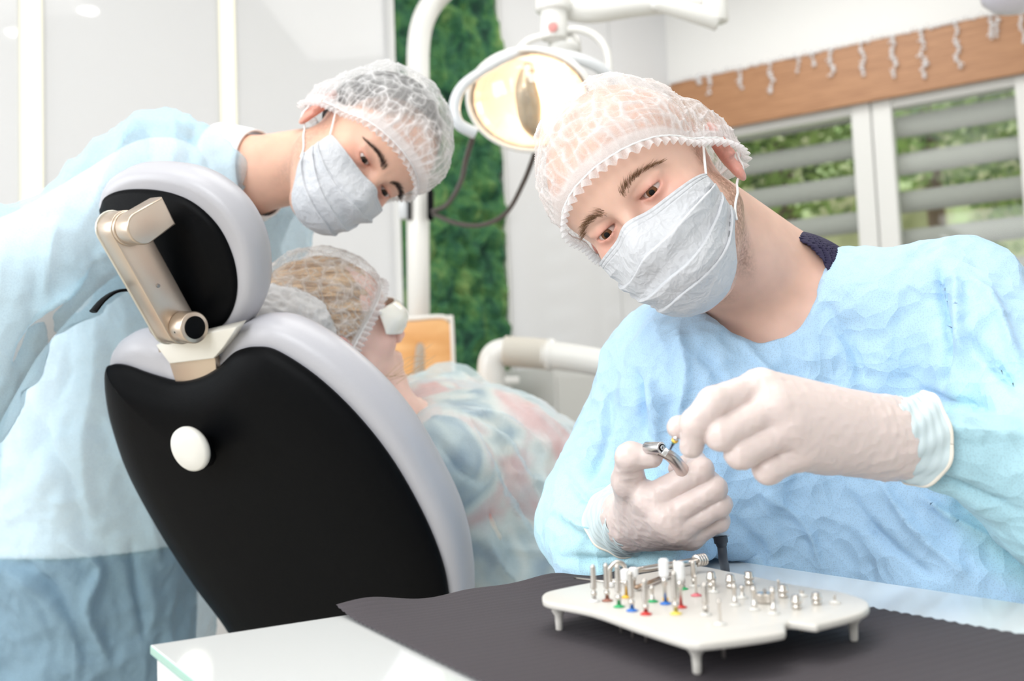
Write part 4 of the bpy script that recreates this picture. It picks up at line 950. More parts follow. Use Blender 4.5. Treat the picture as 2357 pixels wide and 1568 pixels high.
def hand2(p, g=0):
    J = lambda *a: K(*a)
    mc = [J(1748, 893, .790), J(1785, 935, .776), J(1818, 985, .776), J(1845, 1040, .785)]
    pp = [J(1642, 927, .768), J(1660, 1000, .764), J(1706, 1042, .768), J(1768, 1080, .778)]
    dp = [J(1600, 975, .766), J(1690, 1000, .792), J(1738, 1042, .795), J(1790, 1068, .803)]
    tp = [J(1592, 1026, .774), J(1730, 985, .806), J(1775, 1020, .810), J(1815, 1045, .815)]
    rr_ = [(.0135, .0122, .0110, .0095), (.0130, .0128, .0105, .009), (.0128, .0128, .0100, .0088), (.0120, .0118, .0095, .0085)]
    w = wrL; palm = None
    for i in range(4):
        e = cone(p, w+(mc[i]-mc[1])*.40, mc[i], .0215, .0150); palm = e if palm is None else smin(palm, e, .022)
    palm = smin(palm, cone(p, J(1800, 950, .800), J(1880, 1030, .806), .020, .017), .014)
    fs = None
    for i in range(4):
        e = chain(p, [mc[i], pp[i], dp[i], tp[i]], rr_[i], .003); fs = e if fs is None else smin(fs, e, .0016)
    d = smin(palm, fs, .0055)
    for i in range(4): d = smin(d, sph(p, mc[i]+[0, -.0035, .001], .0095), .008)
    th = chain(p, [J(1890, 1010, .84), J(1760, 985, .835), J(1640, 985, .812), J(1562, 984, .795)], (.016, .0145, .012, .0092), .005)
    d = smin(d, th, .005)
    d = smin(d, cone(p, w, w+(elL-w)*.35, .0230, .0245), .015)
    return d-g
def body1(p):
    d = H1.sdf(p); n = cone(p, nk0, nk1, .054, .062); n = smin(n, cone(p, H1.K([0, -.12, -.03]), nk1+[.02, .02, .01], .05, .062), .02)
    n = smin(n, cone(p, nk1, (shL+nk1)/2, .058, .045), .03); n = smin(n, cone(p, nk1, (shR+nk1)/2-[0, 0, .02], .055, .05), .03)
    d = smin(d, n, .022)
    t = smin(cone(p, nk1-[.0, -.02, .10], belly, .11, .115), cone(p, shL, shR, .045), .06); t = smin(t, cone(p, belly, hip, .115, .13), .04)
    d = smin(d, t, .03)
    d = smin(d, smin(cone(p, shR, elR, .042, .034), cone(p, elR, wrR, .030, .0165), .01), .02)
    d = smin(d, smin(cone(p, shL, elL, .044, .036), cone(p, elL, wrL, .032, .0165), .01), .02)
    m1 = np.linalg.norm(p-wrR, axis=1) < .16; m2 = np.linalg.norm(p-wrL, axis=1) < .24
    if m1.any(): d[m1] = np.minimum(d[m1], hand1(p[m1], -.0016))
    if m2.any(): d[m2] = np.minimum(d[m2], hand2(p[m2], -.0016))
    return d
man = empty('person', K2W(hip)*[1, 1, 0], 'person in blue gown, cap and mask seated at the table, both gloved hands raised', 'person')
V, Q = sdfmesh(body1, [-.05, .70, -.62], [.66, 1.45, .30], .0019)
mobj('body', (K2W(V), Q), m_skin, man, cols=skin_cols(H1, V, (.76, .49, .39), hair=(.50, .33, .26, .30), stub=(.20, .10, .055, .85)))
eyes(H1, man, look=(-.05, 0, -.22), iris=(.14, .06, .024), nb=300, brow=(.20, .105, .05))
def puff1(D):      # fuller over the forehead and the crown
    return .002+.012*np.clip(D[:, 1]*.9-.35*D[:, 2], 0, 1)**1.3+.004*np.clip(D[:, 2], 0, 1)**2+.010*np.clip(-D[:, 1], 0, 1)*np.clip(-D[:, 2]+.6, 0, 1)
bouffant(H1, man, puff1, 1)
face_mask(H1, man)
# T-shirt under the gown
m_navy = mat('navy_cotton', (.018, .014, .05), .85, bump=.3, bscale=700)
def shirt1(p):
    d = smin(cone(p, nk1+[0, .0, -.03], belly, .108, .11), cone(p, shL-[0, 0, .02], shR-[0, 0, .02], .042), .06)
    d = smin(d, cone(p, nk1-[0, 0, .01], nk1-[.0, .0, .06], .062, .085), .03); d = smin(d, cone(p, nk1+[.02, .01, -.028], shL-[0, 0, .01], .056, .046), .03)
    d = smax(np.abs(d)-.0015, -cone(p, nk0, nk1+(nk1-nk0)*.30, .06, .0635), .002)
    return smax(d, -sph(p, nk1+np.array([-.040, -.060, -.0]), .074), .006)
def gown1(p):
    t = smin(cone(p, nk1-[.0, -.02, .10], belly, .132, .150), cone(p, shL, shR, .062, .058), .05); t = smin(t, cone(p, belly, hip, .152, .175), .05)
    t = smin(t, cone(p, K(1560, 900, 1.12), K(1600, 1300, 1.15), .07, .08), .07)
    t = smin(t, cone(p, K(2080, 830, 1.08), K(2230, 1330, 1.02), .085, .12), .07)
    t = smin(t, cone(p, nk1+[.02, .01, -.025], shL, .062, .060), .045); t = smin(t, cone(p, nk1-[.03, 0, .06], shR, .06, .055), .04)
    a = smin(cone(p, shR, elR, .062, .060), cone(p, elR, wrR+nrm(elR-wrR)*.062, .060, .034), .035); t = smin(t, a, .018); t = smin(t, cone(p, K(1375, 1265, 1.06), K(1565, 1262, 1.03), .040, .034), .03)
    b = smin(cone(p, shL, elL, .070, .076), cone(p, elL, wrL+nrm(elL-wrL)*.062, .078, .034), .03); t = smin(t, b, .016)
    t = smax(t, -cone(p, nk0, nk1+[.012, .0, .010], .066, .0700), .004)
    t = smax(t, -sph(p, nk1+np.array([-.036, -.064, .006]), .060), .010)
    return t
def gown1t(p):      # the cloth rests on the table top and hangs outside its edge
    W3 = K2W(p)-A; u = W3@eu; w = W3@ev; z = W3[:, 2]-.010
    return smax(gown1(p), -np.maximum.reduce([u-LU-.008, -w-.01, w-LV, z, -u]), .006)
def seglen(V, lines):
    """height field of creases: lines = [([(px,py)...], depth, width m, height m)]"""
    uv = np.stack([V[:, 0]/V[:, 1]*F+1178.5, 784-V[:, 2]/V[:, 1]*F], 1); out = np.zeros(len(V))
    for pts, w, h in lines:
        pts = cr(np.array(pts, float), 5); best = np.full(len(V), 1e9); tt = np.zeros(len(V)); n = len(pts)-1
        bb = (uv[:, 0] > pts[:, 0].min()-6*w) & (uv[:, 0] < pts[:, 0].max()+6*w) & (uv[:, 1] > pts[:, 1].min()-6*w) & (uv[:, 1] < pts[:, 1].max()+6*w); u = uv[bb]
        if not len(u): continue
        be = np.full(len(u), 1e9); tb_ = np.zeros(len(u))
        for i in range(n):
            a, b = pts[i], pts[i+1]; ab = b-a; t = np.clip(((u-a)@ab)/(ab@ab+1e-9), 0, 1); dd = np.linalg.norm(u-a-t[:, None]*ab, axis=1); k = dd < be
            be = np.where(k, dd, be); tb_ = np.where(k, (i+t)/n, tb_)
        out[bb] += h*np.exp(-np.abs(be/w)**1.5)*np.sin(np.pi*np.clip(tb_, .02, .98))**.6
    return out
m_gown1 = cloth_mat('gown_blue', True, (1, 1, 1), .10, 0, .5, 560, .7, 17, .9)
def drape(V, f, seed, lines, a1=.006, a2=.004, s=(7, 7, 3.2), e=.002):
    n = gradn(f, V, e); q = V*np.array(s)+seed+.35*fbm(V*5+seed, 2)[:, None]
    w3 = np.stack([fbm(V*6+k*9, 2) for k in (1, 2, 3)], 1); h = a1*ridge(V*np.array(s)+seed+.25*w3, 2)+a1*.6*(1-np.abs(noise(V*np.array(s)*1.6+seed+9+.4*w3)))**6+a2*2.2*crumple(V*np.array([17, 17, 12])+.5*w3, 5)+a2*.8*crumple(V*38+.6*w3, 9)
    return V+n*(h+1.7*seglen(V, lines))[:, None], n
folds1 = [([(1600, 705), (1700, 750), (1800, 720), (1900, 620)], 9, -.004), ([(2160, 600), (2170, 700), (2180, 800), (2165, 890)], 8, -.010), ([(2195, 620), (2205, 720), (2215, 820)], 14, .008),
    ([(1450, 850), (1470, 920), (1480, 1000)], 9, -.010), ([(1490, 870), (1510, 960), (1515, 1040)], 14, .007), ([(1390, 900), (1400, 1000), (1360, 1120)], 10, -.005), ([(1560, 760), (1580, 860), (1560, 960)], 12, .006),
    ([(1310, 1100), (1350, 1150), (1400, 1140)], 9, -.006), ([(1290, 1180), (1350, 1215), (1400, 1210)], 9, .006), ([(1300, 1280), (1380, 1290), (1480, 1270)], 10, -.006), ([(1420, 1330), (1500, 1290), (1590, 1290)], 8, .005),
    ([(1700, 780), (1800, 900), (1830, 1040)], 13, .006), ([(1900, 700), (1960, 800), (1990, 880)], 12, -.005), ([(1600, 800), (1680, 900)], 12, -.005), ([(1750, 1130), (1850, 1200), (1900, 1320)], 13, .006), ([(1700, 1200), (1760, 1270), (1770, 1300)], 11, -.006), ([(1950, 1130), (2020, 1230), (2150, 1330)], 12, -.006), ([(2030, 1110), (2120, 1230), (2230, 1330)], 13, .007),
    ([(2110, 900), (2200, 930), (2350, 930)], 10, -.006), ([(2110, 960), (2200, 1000), (2350, 1010)], 12, .006), ([(2090, 1080), (2200, 1110), (2340, 1170)], 10, -.006), ([(2120, 1140), (2200, 1200), (2300, 1250)], 10, .007), ([(2240, 640), (2300, 720), (2350, 860)], 14, .008), ([(2230, 760), (2290, 840), (2340, 890)], 10, -.007)]
V, Q = sdfmesh(gown1t, [-.08, .66, -.66], [.74, 1.48, .20], .0035)
V, nn = drape(V, gown1t, 2.0, folds1, .0045, .0030)
tone = np.tile([.50, .735, .98], (len(V), 1))
fa_ = np.clip((V[:, 0]-.02)/.5, 0, 1)[:, None]
arm_ = np.clip(1-np.minimum(cone(V, elL, wrL, .10, .07), cone(V, elR, wrR, .065, .05))/.02, 0, 1)[:, None]
tone = tone*(1-arm_)+np.array([.53, .83, .94])*arm_          # sleeves of the thinner, greener cloth
tone *= (1+.06*fbm(V*8, 2)[:, None])
gn = mobj('gown', (K2W(V), Q), m_gown1, man, cols=np.clip(tone, 0, 1))
V, Q = sdfmesh(shirt1, [.0, .9, -.20], [.62, 1.40, .22], .0028)
mobj('t_shirt', (K2W(V), Q), m_navy, man)
# gloves
def glove_mat():
    m = mat('latex_glove', (.74, .625, .595), .38, spec=.45, sss=.15, bump=.10, bscale=260); return m
m_glove = glove_mat(); m_roll = mat('glove_rim', (.88, .82, .72), .45); m_cuff = mat('glove_cuff', (.62, .72, .74), .4, sss=.1)
def glove(hf, w, el, lo, hi, rimr, lab, slack, wr0=.0268):
    ax = nrm(el-w)
    f = lambda p: smax(hf(p), ((p-w)@ax)-.032, .001)
    V, Q = sdfmesh(f, lo, hi, .0014); n = gradn(f, V)
    h = .0010*ridge(V*60+4, 2)*np.clip(((V-w)@ax+.05)/.05, 0, 1)+.00035*ridge(V*130, 2); V = V+n*h[:, None]
    gl = mobj('glove', (K2W(V), Q), m_glove, man)
    if lab: gl['label'] = lab
    a = nrm(np.cross(ax, [0, 0, 1])); b = np.cross(ax, a); nu = 120; L = .036; rows = []
    for j in range(26):
        t = j/25; c = w+ax*(-.010+(L+.004)*t); r_ = wr0+.0012+(rimr-wr0)*t**1.3
        th = np.linspace(0, 2*np.pi, nu, endpoint=False); rr2 = r_+.0016*np.sin(th*3+t*5)*t+.0009*np.sin(th*9+t*11)+.0006*math.sin(j*1.6)
        rows.append(c+rr2[:, None]*(np.cos(th)[:, None]*a+np.sin(th)[:, None]*b)+ax*(.006*np.sin(th*2+1)*t)[:, None])
    G = np.stack(rows, 1); idx = np.arange(nu*26).reshape(nu, 26); i2 = np.roll(idx, -1, 0)
    cf = mobj('cuff', (K2W(G.reshape(-1, 3)), np.stack([idx[:, :-1], idx[:, 1:], i2[:, 1:], i2[:, :-1]], -1).reshape(-1, 4)), m_cuff, gl)
    md = cf.modifiers.new('thick', 'SOLIDIFY'); md.thickness = .0006
    e = G[:, -1]; mobj('rolled_rim', tube(K2W(np.vstack([e, e[:1]])), .0016, 8), m_roll, cf)
    return gl
glove(hand1, wrR, elR, [.07, .86, -.25], [.24, 1.06, -.09], .036, None, 0)
glove(hand2, wrL, wrL+nrm(K(2400, 1060, .84)-wrL)*.2, [.10, .70, -.16], [.36, .90, .02], .037, None, 0)
# stool under the seated person
m_chr = mat('chrome', (.75, .75, .76), .15, metal=1)
hw = K2W(hip)
st = empty('stool', hw*[1, 1, 0], 'round white wheeled stool under the seated person, hidden by the table', 'stool')
zs = hw[2]-.19
mobj('seat', lathe([(.12, 0), (.17, .01), (.18, .03), (.17, .055), (.12, .062)], (hw[0], hw[1], zs-.062), Z3, 40), m_greyl, st)
mobj('column', cyl((hw[0], hw[1], .09), (hw[0], hw[1], zs-.06), .022), m_chr, st)
for k in range(5):
    a = 2*math.pi*k/5; e = hw*[1, 1, 0]+np.array([.24*math.cos(a), .24*math.sin(a), .075]); lg = mobj('leg', tube([(hw[0], hw[1], .10), e], [.018, .012], 10), m_chr, st)
    mobj('castor', cyl(e+[-.01, 0, -.045], e+[.01, 0, -.045], .03), m_black, lg)
# handpiece in the near hand
m_hp = mat('handpiece_steel', (.66, .66, .67), .22, metal=1)
hd0 = K(1488, 1030, .890); hd1 = K(1524, 1031, .872)
o = empty('dental_handpiece', P(1560, 1080, .90), 'silver contra angle handpiece held in the gloved hand over the tray', 'handpiece')
mobj('head', cyl(K2W(hd0), K2W(hd1), .0052, 32, .0008), m_hp, o)
mobj('chuck', join(cyl(K2W(hd1), K2W(hd1+nrm(hd1-hd0)*.0004), .0035, 24, .0001)), m_black, o)
mobj('chuck_ring', lathe([(.0022, 0), (.0024, .0006), (.0014, .0007), (.0013, .0)], K2W(hd1+nrm(hd1-hd0)*.0004), K2W(hd1-hd0)-C0, 20), m_hp, o)
hc = (hd0+hd1)/2
mobj('neck', tube(K2W(cr([hd1-(hd1-hd0)*.25+[0, .002, -.003], K(1545, 1052, .880), K(1570, 1082, .897), K(1600, 1120, .925), K(1640, 1180, .955)], 8)), list(np.linspace(.0042, .0085, 33)), 20), mat('handpiece_satin', (.62, .55, .52), .3, metal=1), o)
mobj('spray_plate', kbox(K(1532, 1041, .869), (.0022, .0010, .0035), ([.7, -.4, -.6], [.4, .9, 0], [.5, -.2, .8]), .0004), m_hp, o)
body = tube(K2W(cr([K(1630, 1165, .95), K(1645, 1195, .955), K(1655, 1215, .955), K(1659, 1236, .952)], 6)), [.009]*8+list(np.linspace(.0095, .0085, 11)), 24)
mobj('motor', body, mat('motor_bluegrey', (.50, .62, .76), .3, metal=.3), o)
for i in range(5): pass
cb = mobj('cable', tube(K2W(cr([K(1657, 1232, .952), K(1661, 1255, .953), K(1664, 1285, .957), K(1668, 1330, 1.00), K(1640, 1420, 1.02)], 8)), [.0068]*7+[.0052]*2+[.0045]*24, 16), mat('cable_dark', (.05, .06, .08), .5), o)
# bur between finger and thumb of the other hand
b0 = K(1556, 1008, .792); b1 = K(1537, 1047, .812); bd = nrm(b1-b0)
o = empty('dental_bur', K2W(b1), 'short dark bur with a gold and green collar held between two gloved fingers', 'bur')
mobj('shank', lathe([(.0012, 0), (.0012, .010), (.0009, .011), (.0008, .017)], K2W(b0), K2W(bd)-C0, 14), mat('bur_dark', (.10, .11, .20), .3, metal=.8), o)
mobj('knob', sphere(K2W(b0), .0026, 12, 16), m_chr, o)
mobj('gold_collar', lathe([(.0018, 0), (.0029, .0006), (.0029, .0020), (.0018, .0026)], K2W(b0+bd*.002), K2W(bd)-C0, 20), mat('gold', (.95, .62, .12), .25, metal=.6), o)
mobj('green_collar', lathe([(.0014, 0), (.0023, .0004), (.0020, .0016), (.0012, .002)], K2W(b0+bd*.0046), K2W(bd)-C0, 20), GRN, o)
# ================================================================== BENDING PERSON BEHIND THE CHAIR
H2 = Head(K(862, 400, 1.40), *frame(45, -60, 0), sc=1.0, lid=.30)
n20 = H2.K([0, -.085, -.045]); n21 = K(545, 410, 1.53)
s2R = K(350, 430, 1.45); s2L = K(560, 500, 1.72); ch2 = K(430, 560, 1.66); be2 = K(255, 1000, 1.78); hi2 = K(200, 1380, 1.85); e2R = K(25, 655, 1.36); w2R = K(-80, 980, 1.30)
e2L = K(640, 830, 1.95); w2L = K(760, 900, 1.78)
def body2(p):
    d = H2.sdf(p); n = cone(p, n20, n21, .052, .058); d = smin(d, n, .02)
    t = smin(cone(p, s2R, s2L, .05), cone(p, ch2, be2, .10, .11), .05); t = smin(t, cone(p, be2, hi2, .11, .13), .05); t = smin(t, cone(p, n21, (s2R+s2L)/2, .058, .07), .03); d = smin(d, t, .03)
    d = smin(d, smin(cone(p, s2R, e2R, .042, .034), cone(p, e2R, w2R, .034, .026), .01), .02)
    d = smin(d, smin(cone(p, s2L, e2L, .042, .034), cone(p, e2L, w2L, .034, .026), .01), .02)
    for w, e in ((w2R, e2R), (w2L, e2L)):
        ax = nrm(w-e); s_ = nrm(np.cross(ax, [0, 1, .3])); k_ = np.cross(ax, s_); h = cone(p, w, w+ax*.07, .026, .03)
        for q in range(4):
            m0 = w+ax*.085+s_*(.021*(q-1.5)); h = smin(h, chain(p, [m0, m0+ax*.04+k_*.008, m0+ax*.062+k_*.022, m0+ax*.074+k_*.038], (.0095, .0088, .008, .007), .003), .006)
        h = smin(h, chain(p, [w+ax*.02, w+ax*.05-s_*.035, w+ax*.08-s_*.05+k_*.01], (.014, .011, .009), .003), .006); d = smin(d, h, .01)
    return d
per2 = empty('person', K2W(hi2)*[1, 1, 0], 'person in pale blue gown, cap and mask bending over the patient behind the chair', 'person')
V, Q = sdfmesh(body2, [-1.25, 1.05, -.95], [.12, 2.10, .42], .0026)
mobj('body', (K2W(V), Q), m_skin, per2, cols=skin_cols(H2, V, (.78, .47, .35), hair=(.03, .02, .018, .85), stub=(.09, .06, .05, .35)))
eyes(H2, per2, look=(.15, 0, -.30), iris=(.05, .03, .02), nb=420, brow=(.03, .02, .018), seed=14)
def hair2(q): d = ell(q, (0, -.088, .036), (.0800, .099, .092)); return smax(d, (.052+.9*np.minimum(q[:, 1]+.012, 0)*.72)-q[:, 2], .004)
m_dhair = mat('dark_hair', (.022, .018, .018), .55, bump=.8, bscale=260)
ff = lambda p: hair2(H2.loc(p))
V, Q = sdfmesh(ff, H2.O-[.28, .2, .2], H2.O+[.28, .3, .28], .004); mobj('hair', (K2W(V), Q), m_dhair, per2)
bouffant(H2, per2, lambda D: .004+.020*np.clip(D[:, 1]*.8+.35*D[:, 2], 0, 1)**1.6+.006*np.clip(-D[:, 1], 0, 1), 5, hair=hair2, base=.24)
face_mask(H2, per2)
m_gown2 = cloth_mat('gown_pale_blue', True, (1, 1, 1), .10, .56, .6, 620, .7, 12, .9)
def gown2(p, g=0):
    t = smin(cone(p, s2R+[.02, .03, 0], s2L, .085, .080), cone(p, ch2, be2, .155, .175), .07); t = smin(t, cone(p, be2, hi2, .175, .205), .06); t = smin(t, cone(p, hi2, hi2-[.0, 0, .42], .205, .24), .05)
    t = smin(t, cone(p, K(640, 470, 1.66), s2L, .050, .07), .05); t = smin(t, cone(p, n21-[.03, 0, .01], s2R+[.03, .03, .0], .060, .085), .04)
    a = smin(cone(p, s2R+[-.005, .01, .0], e2R, .088, .095), cone(p, e2R, w2R+(e2R-w2R)*.12, .095, .06), .04); t = smin(t, a, .022)
    b = smin(cone(p, s2L, e2L, .075, .065), cone(p, e2L, w2L+(e2L-w2L)*.1, .065, .042), .03); t = smin(t, b, .02)
    t = smax(t, -cone(p, n20, n21+[.012, 0, .004], .066, .068), .006)
    return t-g
folds2 = [([(330, 310), (305, 350), (250, 420), (190, 520)], 13, .012), ([(345, 330), (342, 370), (310, 430), (280, 520)], 12, -.010), ([(390, 300), (400, 360), (380, 420)], 12, .008), ([(440, 310), (430, 360), (420, 400)], 10, -.006), ([(250, 290), (180, 350), (60, 430), (0, 470)], 16, -.008), ([(260, 560), (190, 650), (110, 710), (50, 800)], 14, .012), ([(240, 590), (170, 690), (80, 760), (40, 860)], 14, -.018),
    ([(140, 500), (110, 580), (100, 690)], 12, .008), ([(120, 720), (150, 800), (120, 950), (60, 1100)], 20, -.008), ([(220, 720), (230, 860), (200, 1000), (210, 1200)], 20, .008), ([(60, 860), (100, 1000), (170, 1120), (200, 1280)], 14, -.007), ([(240, 900), (280, 1020), (330, 1150), (360, 1300)], 14, .008), ([(150, 1240), (230, 1300), (200, 1400), (240, 1500)], 12, .009), ([(40, 1290), (120, 1340), (180, 1450)], 12, -.008), ([(300, 1230), (310, 1340), (330, 1480)], 10, -.007), ([(560, 380), (590, 440), (600, 520)], 10, .006), ([(520, 420), (560, 500), (580, 560)], 10, -.006)]
V, Q = sdfmesh(gown2, [-1.35, 1.00, -1.05], [.20, 2.20, .42], .0055)
V, _ = drape(V, gown2, 7.0, [(a_, b_*1.1, c_*1.5) for a_, b_, c_ in folds2], .014, .006, (4.5, 4.5, 2.2), .003)
tn = np.tile([.54, .81, .97], (len(V), 1))*(1+.05*fbm(V*6, 2)[:, None])
mobj('gown', (K2W(V), Q), m_gown2, per2, cols=np.clip(tn, 0, 1))
def zw(p): return K2W(p)[:, 2]
zcut = P(200, 1290, 1.62)[2]
top2 = lambda p: smax(smax(gown2(p, -.020), zcut-zw(p), .004), -cone(p, n20, n21, .058, .061), .004)
V, Q = sdfmesh(top2, [-1.35, 1.00, -1.05], [.20, 2.20, .42], .009); mobj('scrub_top', (K2W(V), Q), mat('white_cotton', (.90, .91, .93), .8), per2)
tr2 = lambda p: smax(np.minimum(smin(gown2(p, -.022), 9, .01), cone(p, hi2, hi2-[0, 0, .5], .19, .16)), zw(p)-zcut+.004, .004)
V, Q = sdfmesh(tr2, [-1.35, 1.20, -1.15], [.20, 2.25, -.2], .010); mobj('trousers', (K2W(V), Q), mat('dark_trousers', (.008, .035, .11), .8, bump=.3), per2)
for sx in (-.10, .10):
    hp = K2W(hi2)+np.array([sx, 0, -.45]); b_e = np.array([hp[0], hp[1], .09])
    mobj('trouser_leg', tube([hp+[0, 0, .1], hp, (hp+b_e)/2, b_e], [.10, .095, .08, .07], 20), bpy.data.materials['dark_trousers'], per2)
    mobj('shoe', sphere(b_e+[0, -.06, -.045], (.045, .13, .045), 10, 16), m_plain, per2)
# white collar of the shirt
def collar(c0, ax, r0, r1, w, seg=72):
    ax = nrm(ax); a = nrm(np.cross(ax, [0, 0, 1])); b = np.cross(ax, a)
    def fn(u, v):
        t = 2*math.pi*u; r = r0+(r1-r0)*v+.004*math.sin(t*2); return K2W(c0+ax*(w*(v-.5)+.004*math.sin(t+1))+r*(math.cos(t)*a+math.sin(t)*b))
    return grid(fn, seg, 8, True)
cl = mobj('collar', collar(n21+nrm(n20-n21)*.018, n20-n21, .088, .068, .060), mat('white_cotton', (.90, .91, .93), .8), per2)
md = cl.modifiers.new('thick', 'SOLIDIFY'); md.thickness = .003
# ================================================================== PATIENT
F3 = nrm([.86, .47, .36]); U3 = np.array([-.34, -.26, .90]); U3 = nrm(U3-np.dot(U3, F3)*F3); R3 = np.cross(F3, U3)
H3 = Head(K(862, 735, 1.50), R3, F3, U3, sc=.93, lid=.3)
n30 = H3.K([0, -.075, -.055]); n31 = K(893, 985, 1.50)
s3R = K(1010, 1065, 1.46); s3L = K(960, 960, 1.78); c3 = K(1110, 1110, 1.68); b3 = K(1230, 1180, 1.92); p3 = K(1330, 1200, 2.20); e3R = K(1130, 1300, 1.56); w3R = K(1280, 1330, 1.72); e3L = K(1040, 930, 2.0); w3L = K(1200, 985, 2.1)
def body3(p):
    d = H3.sdf(p); d = smin(d, cone(p, n30, n31, .044, .050), .02); d = smin(d, cone(p, H3.K([0, -.02, -.09]), n31, .030, .045), .02)
    d = smin(d, cone(p, n31, (s3R+s3L)/2+[.02, .03, 0], .05, .06), .03); t = smin(cone(p, s3R, s3L, .048), smin(cone(p, c3, b3, .10, .10), cone(p, b3, p3, .10, .11), .03), .04); d = smin(d, t, .03)
    d = smin(d, smin(cone(p, s3R, e3R, .036, .03), cone(p, e3R, w3R, .03, .022), .01), .02); d = smin(d, smin(cone(p, s3L, e3L, .036, .03), cone(p, e3L, w3L, .03, .022), .01), .02)
    return d
# ---
per3 = empty('person', K2W(p3)*[1, 1, 0], 'patient lying in the treatment chair in cap, goggles and sheer blue gown', 'person')
V, Q = sdfmesh(body3, [-.40, 1.30, -.60], [.30, 2.35, .20], .0026)
mobj('body', (K2W(V), Q), m_skin, per3, cols=skin_cols(H3, V, (.88, .60, .52)))
def hair3(q):
    d = ell(q, (0, -.088, .034), (.084, .104, .094)); d = smax(d, (.040+.95*np.minimum(q[:, 1]+.012, 0))-q[:, 2], .006)
    d = smin(d, ell(q, (0, -.165, -.005), (.060, .045, .055)), .03); return d
m_bhair = mat('brown_hair', (.30, .19, .12), .5); 
def hair_tex(m, c1, c2):
    nt = m.node_tree; b = nt.nodes['Principled BSDF']; tc = nt.nodes.new('ShaderNodeTexCoord'); mp_ = nt.nodes.new('ShaderNodeMapping'); mp_.inputs['Scale'].default_value = (18, 18, 160); mp_.inputs['Rotation'].default_value = (.5, .7, .2)
    n = nt.nodes.new('ShaderNodeTexNoise'); n.inputs['Scale'].default_value = 1; n.inputs['Detail'].default_value = 5; n.inputs['Distortion'].default_value = 1.5; r = nt.nodes.new('ShaderNodeValToRGB'); r.color_ramp.elements[0].position = .35; r.color_ramp.elements[0].color = (*c1, 1); r.color_ramp.elements[1].position = .62; r.color_ramp.elements[1].color = (*c2, 1)
    nt.links.new(tc.outputs['Object'], mp_.inputs[0]); nt.links.new(mp_.outputs[0], n.inputs['Vector']); nt.links.new(n.outputs['Fac'], r.inputs[0]); nt.links.new(r.outputs[0], b.inputs['Base Color'])
    bp = nt.nodes.new('ShaderNodeBump'); bp.inputs['Distance'].default_value = .004; nt.links.new(n.outputs['Fac'], bp.inputs['Height']); nt.links.new(bp.outputs[0], b.inputs['Normal'])
hair_tex(m_bhair, (.26, .14, .07), (.85, .58, .34))
ff = lambda p: hair3(H3.loc(p))*.93
V, Q = sdfmesh(ff, H3.O-[.32, .3, .24], H3.O+[.22, .25, .26], .004); n = gradn(ff, V); V = V+n*(.003*ridge(V*np.array([30, 60, 18]), 2))[:, None]
mobj('hair', (K2W(V), Q), m_bhair, per3)
bouffant(H3, per3, lambda D: .003+.010*np.clip(-D[:, 1], 0, 1)+.006*np.clip(D[:, 2], 0, 1), 8, hair=hair3, base=.14, lw=.5, c=(0, -.09, -.01), tilt=.80, phi1=96)
# fair hair escaping under the cap
rg = np.random.RandomState(6); mh_ = mat('fair_hair', (.62, .42, .24), .5)
def strands(n, a, b, sp, ln, m, name):
    V = []; Fc = []
    for i in range(n):
        s0_ = np.asarray(a)+rg.normal(size=3)*sp; e0_ = np.asarray(b)+rg.normal(size=3)*sp*1.5; md_ = (s0_+e0_)/2+rg.normal(size=3)*ln
        v, f = tube(hd3(cr([s0_, md_, e0_], 5)), [.0004]*10+[.0001], 4, False); k = len(V); V += list(v); Fc += [tuple(x+k for x in q) for q in f]
    return mobj(name, (np.array(V), Fc), m, per3)
hd3 = lambda q: H3.W(q)
strands(260, (.080, -.095, -.060), (.045, -.075, -.150), .009, .004, mh_, 'side_hair')
strands(7, (.070, -.03, -.085), (.062, .05, -.075), .006, .008, mh_, 'loose_strands')
# goggles
f3 = lambda q: smin(head_sdf(q, lid=.3), ell(q, (0, -.005, .0), (.066, .026, .030)), .02)
nu, nv = 90, 24; U_, V_ = np.meshgrid(np.linspace(-1, 1, nu), np.linspace(0, 1, nv), indexing='ij'); an = (U_*math.radians(60)).ravel()
D = np.stack([np.sin(an), np.cos(an), 0*an], 1); Zg = (.024-.052*V_*(1-.25*np.abs(U_)**3)).ravel(); O_ = np.stack([0*Zg, 0*Zg-.06, Zg], 1)
r = trace(f3, O_, D, .006, .15, 40, .02)+(.014*(1-((V_-.45)/.55)**2)*(1-np.abs(U_)**4)).ravel(); G = O_+D*r[:, None]; idx = np.arange(nu*nv).reshape(nu, nv)
gg = mobj('goggles', (H3.W(G), np.stack([idx[:-1, :-1], idx[:-1, 1:], idx[1:, 1:], idx[1:, :-1]], -1).reshape(-1, 4)), mat('goggles_white', (.90, .87, .80), .25, coat=.5, sss=.1), per3)
md = gg.modifiers.new('thick', 'SOLIDIFY'); md.thickness = .0025
for sx in (-1, 1): mobj('temple_arm', tube(H3.W(cr([(sx*.070, -.035, .004), (sx*.080, -.07, .006), (sx*.082, -.10, .002)], 5)), .002, 8), mat('clear_arm', (.85, .85, .83), .2, alpha=.5), gg)
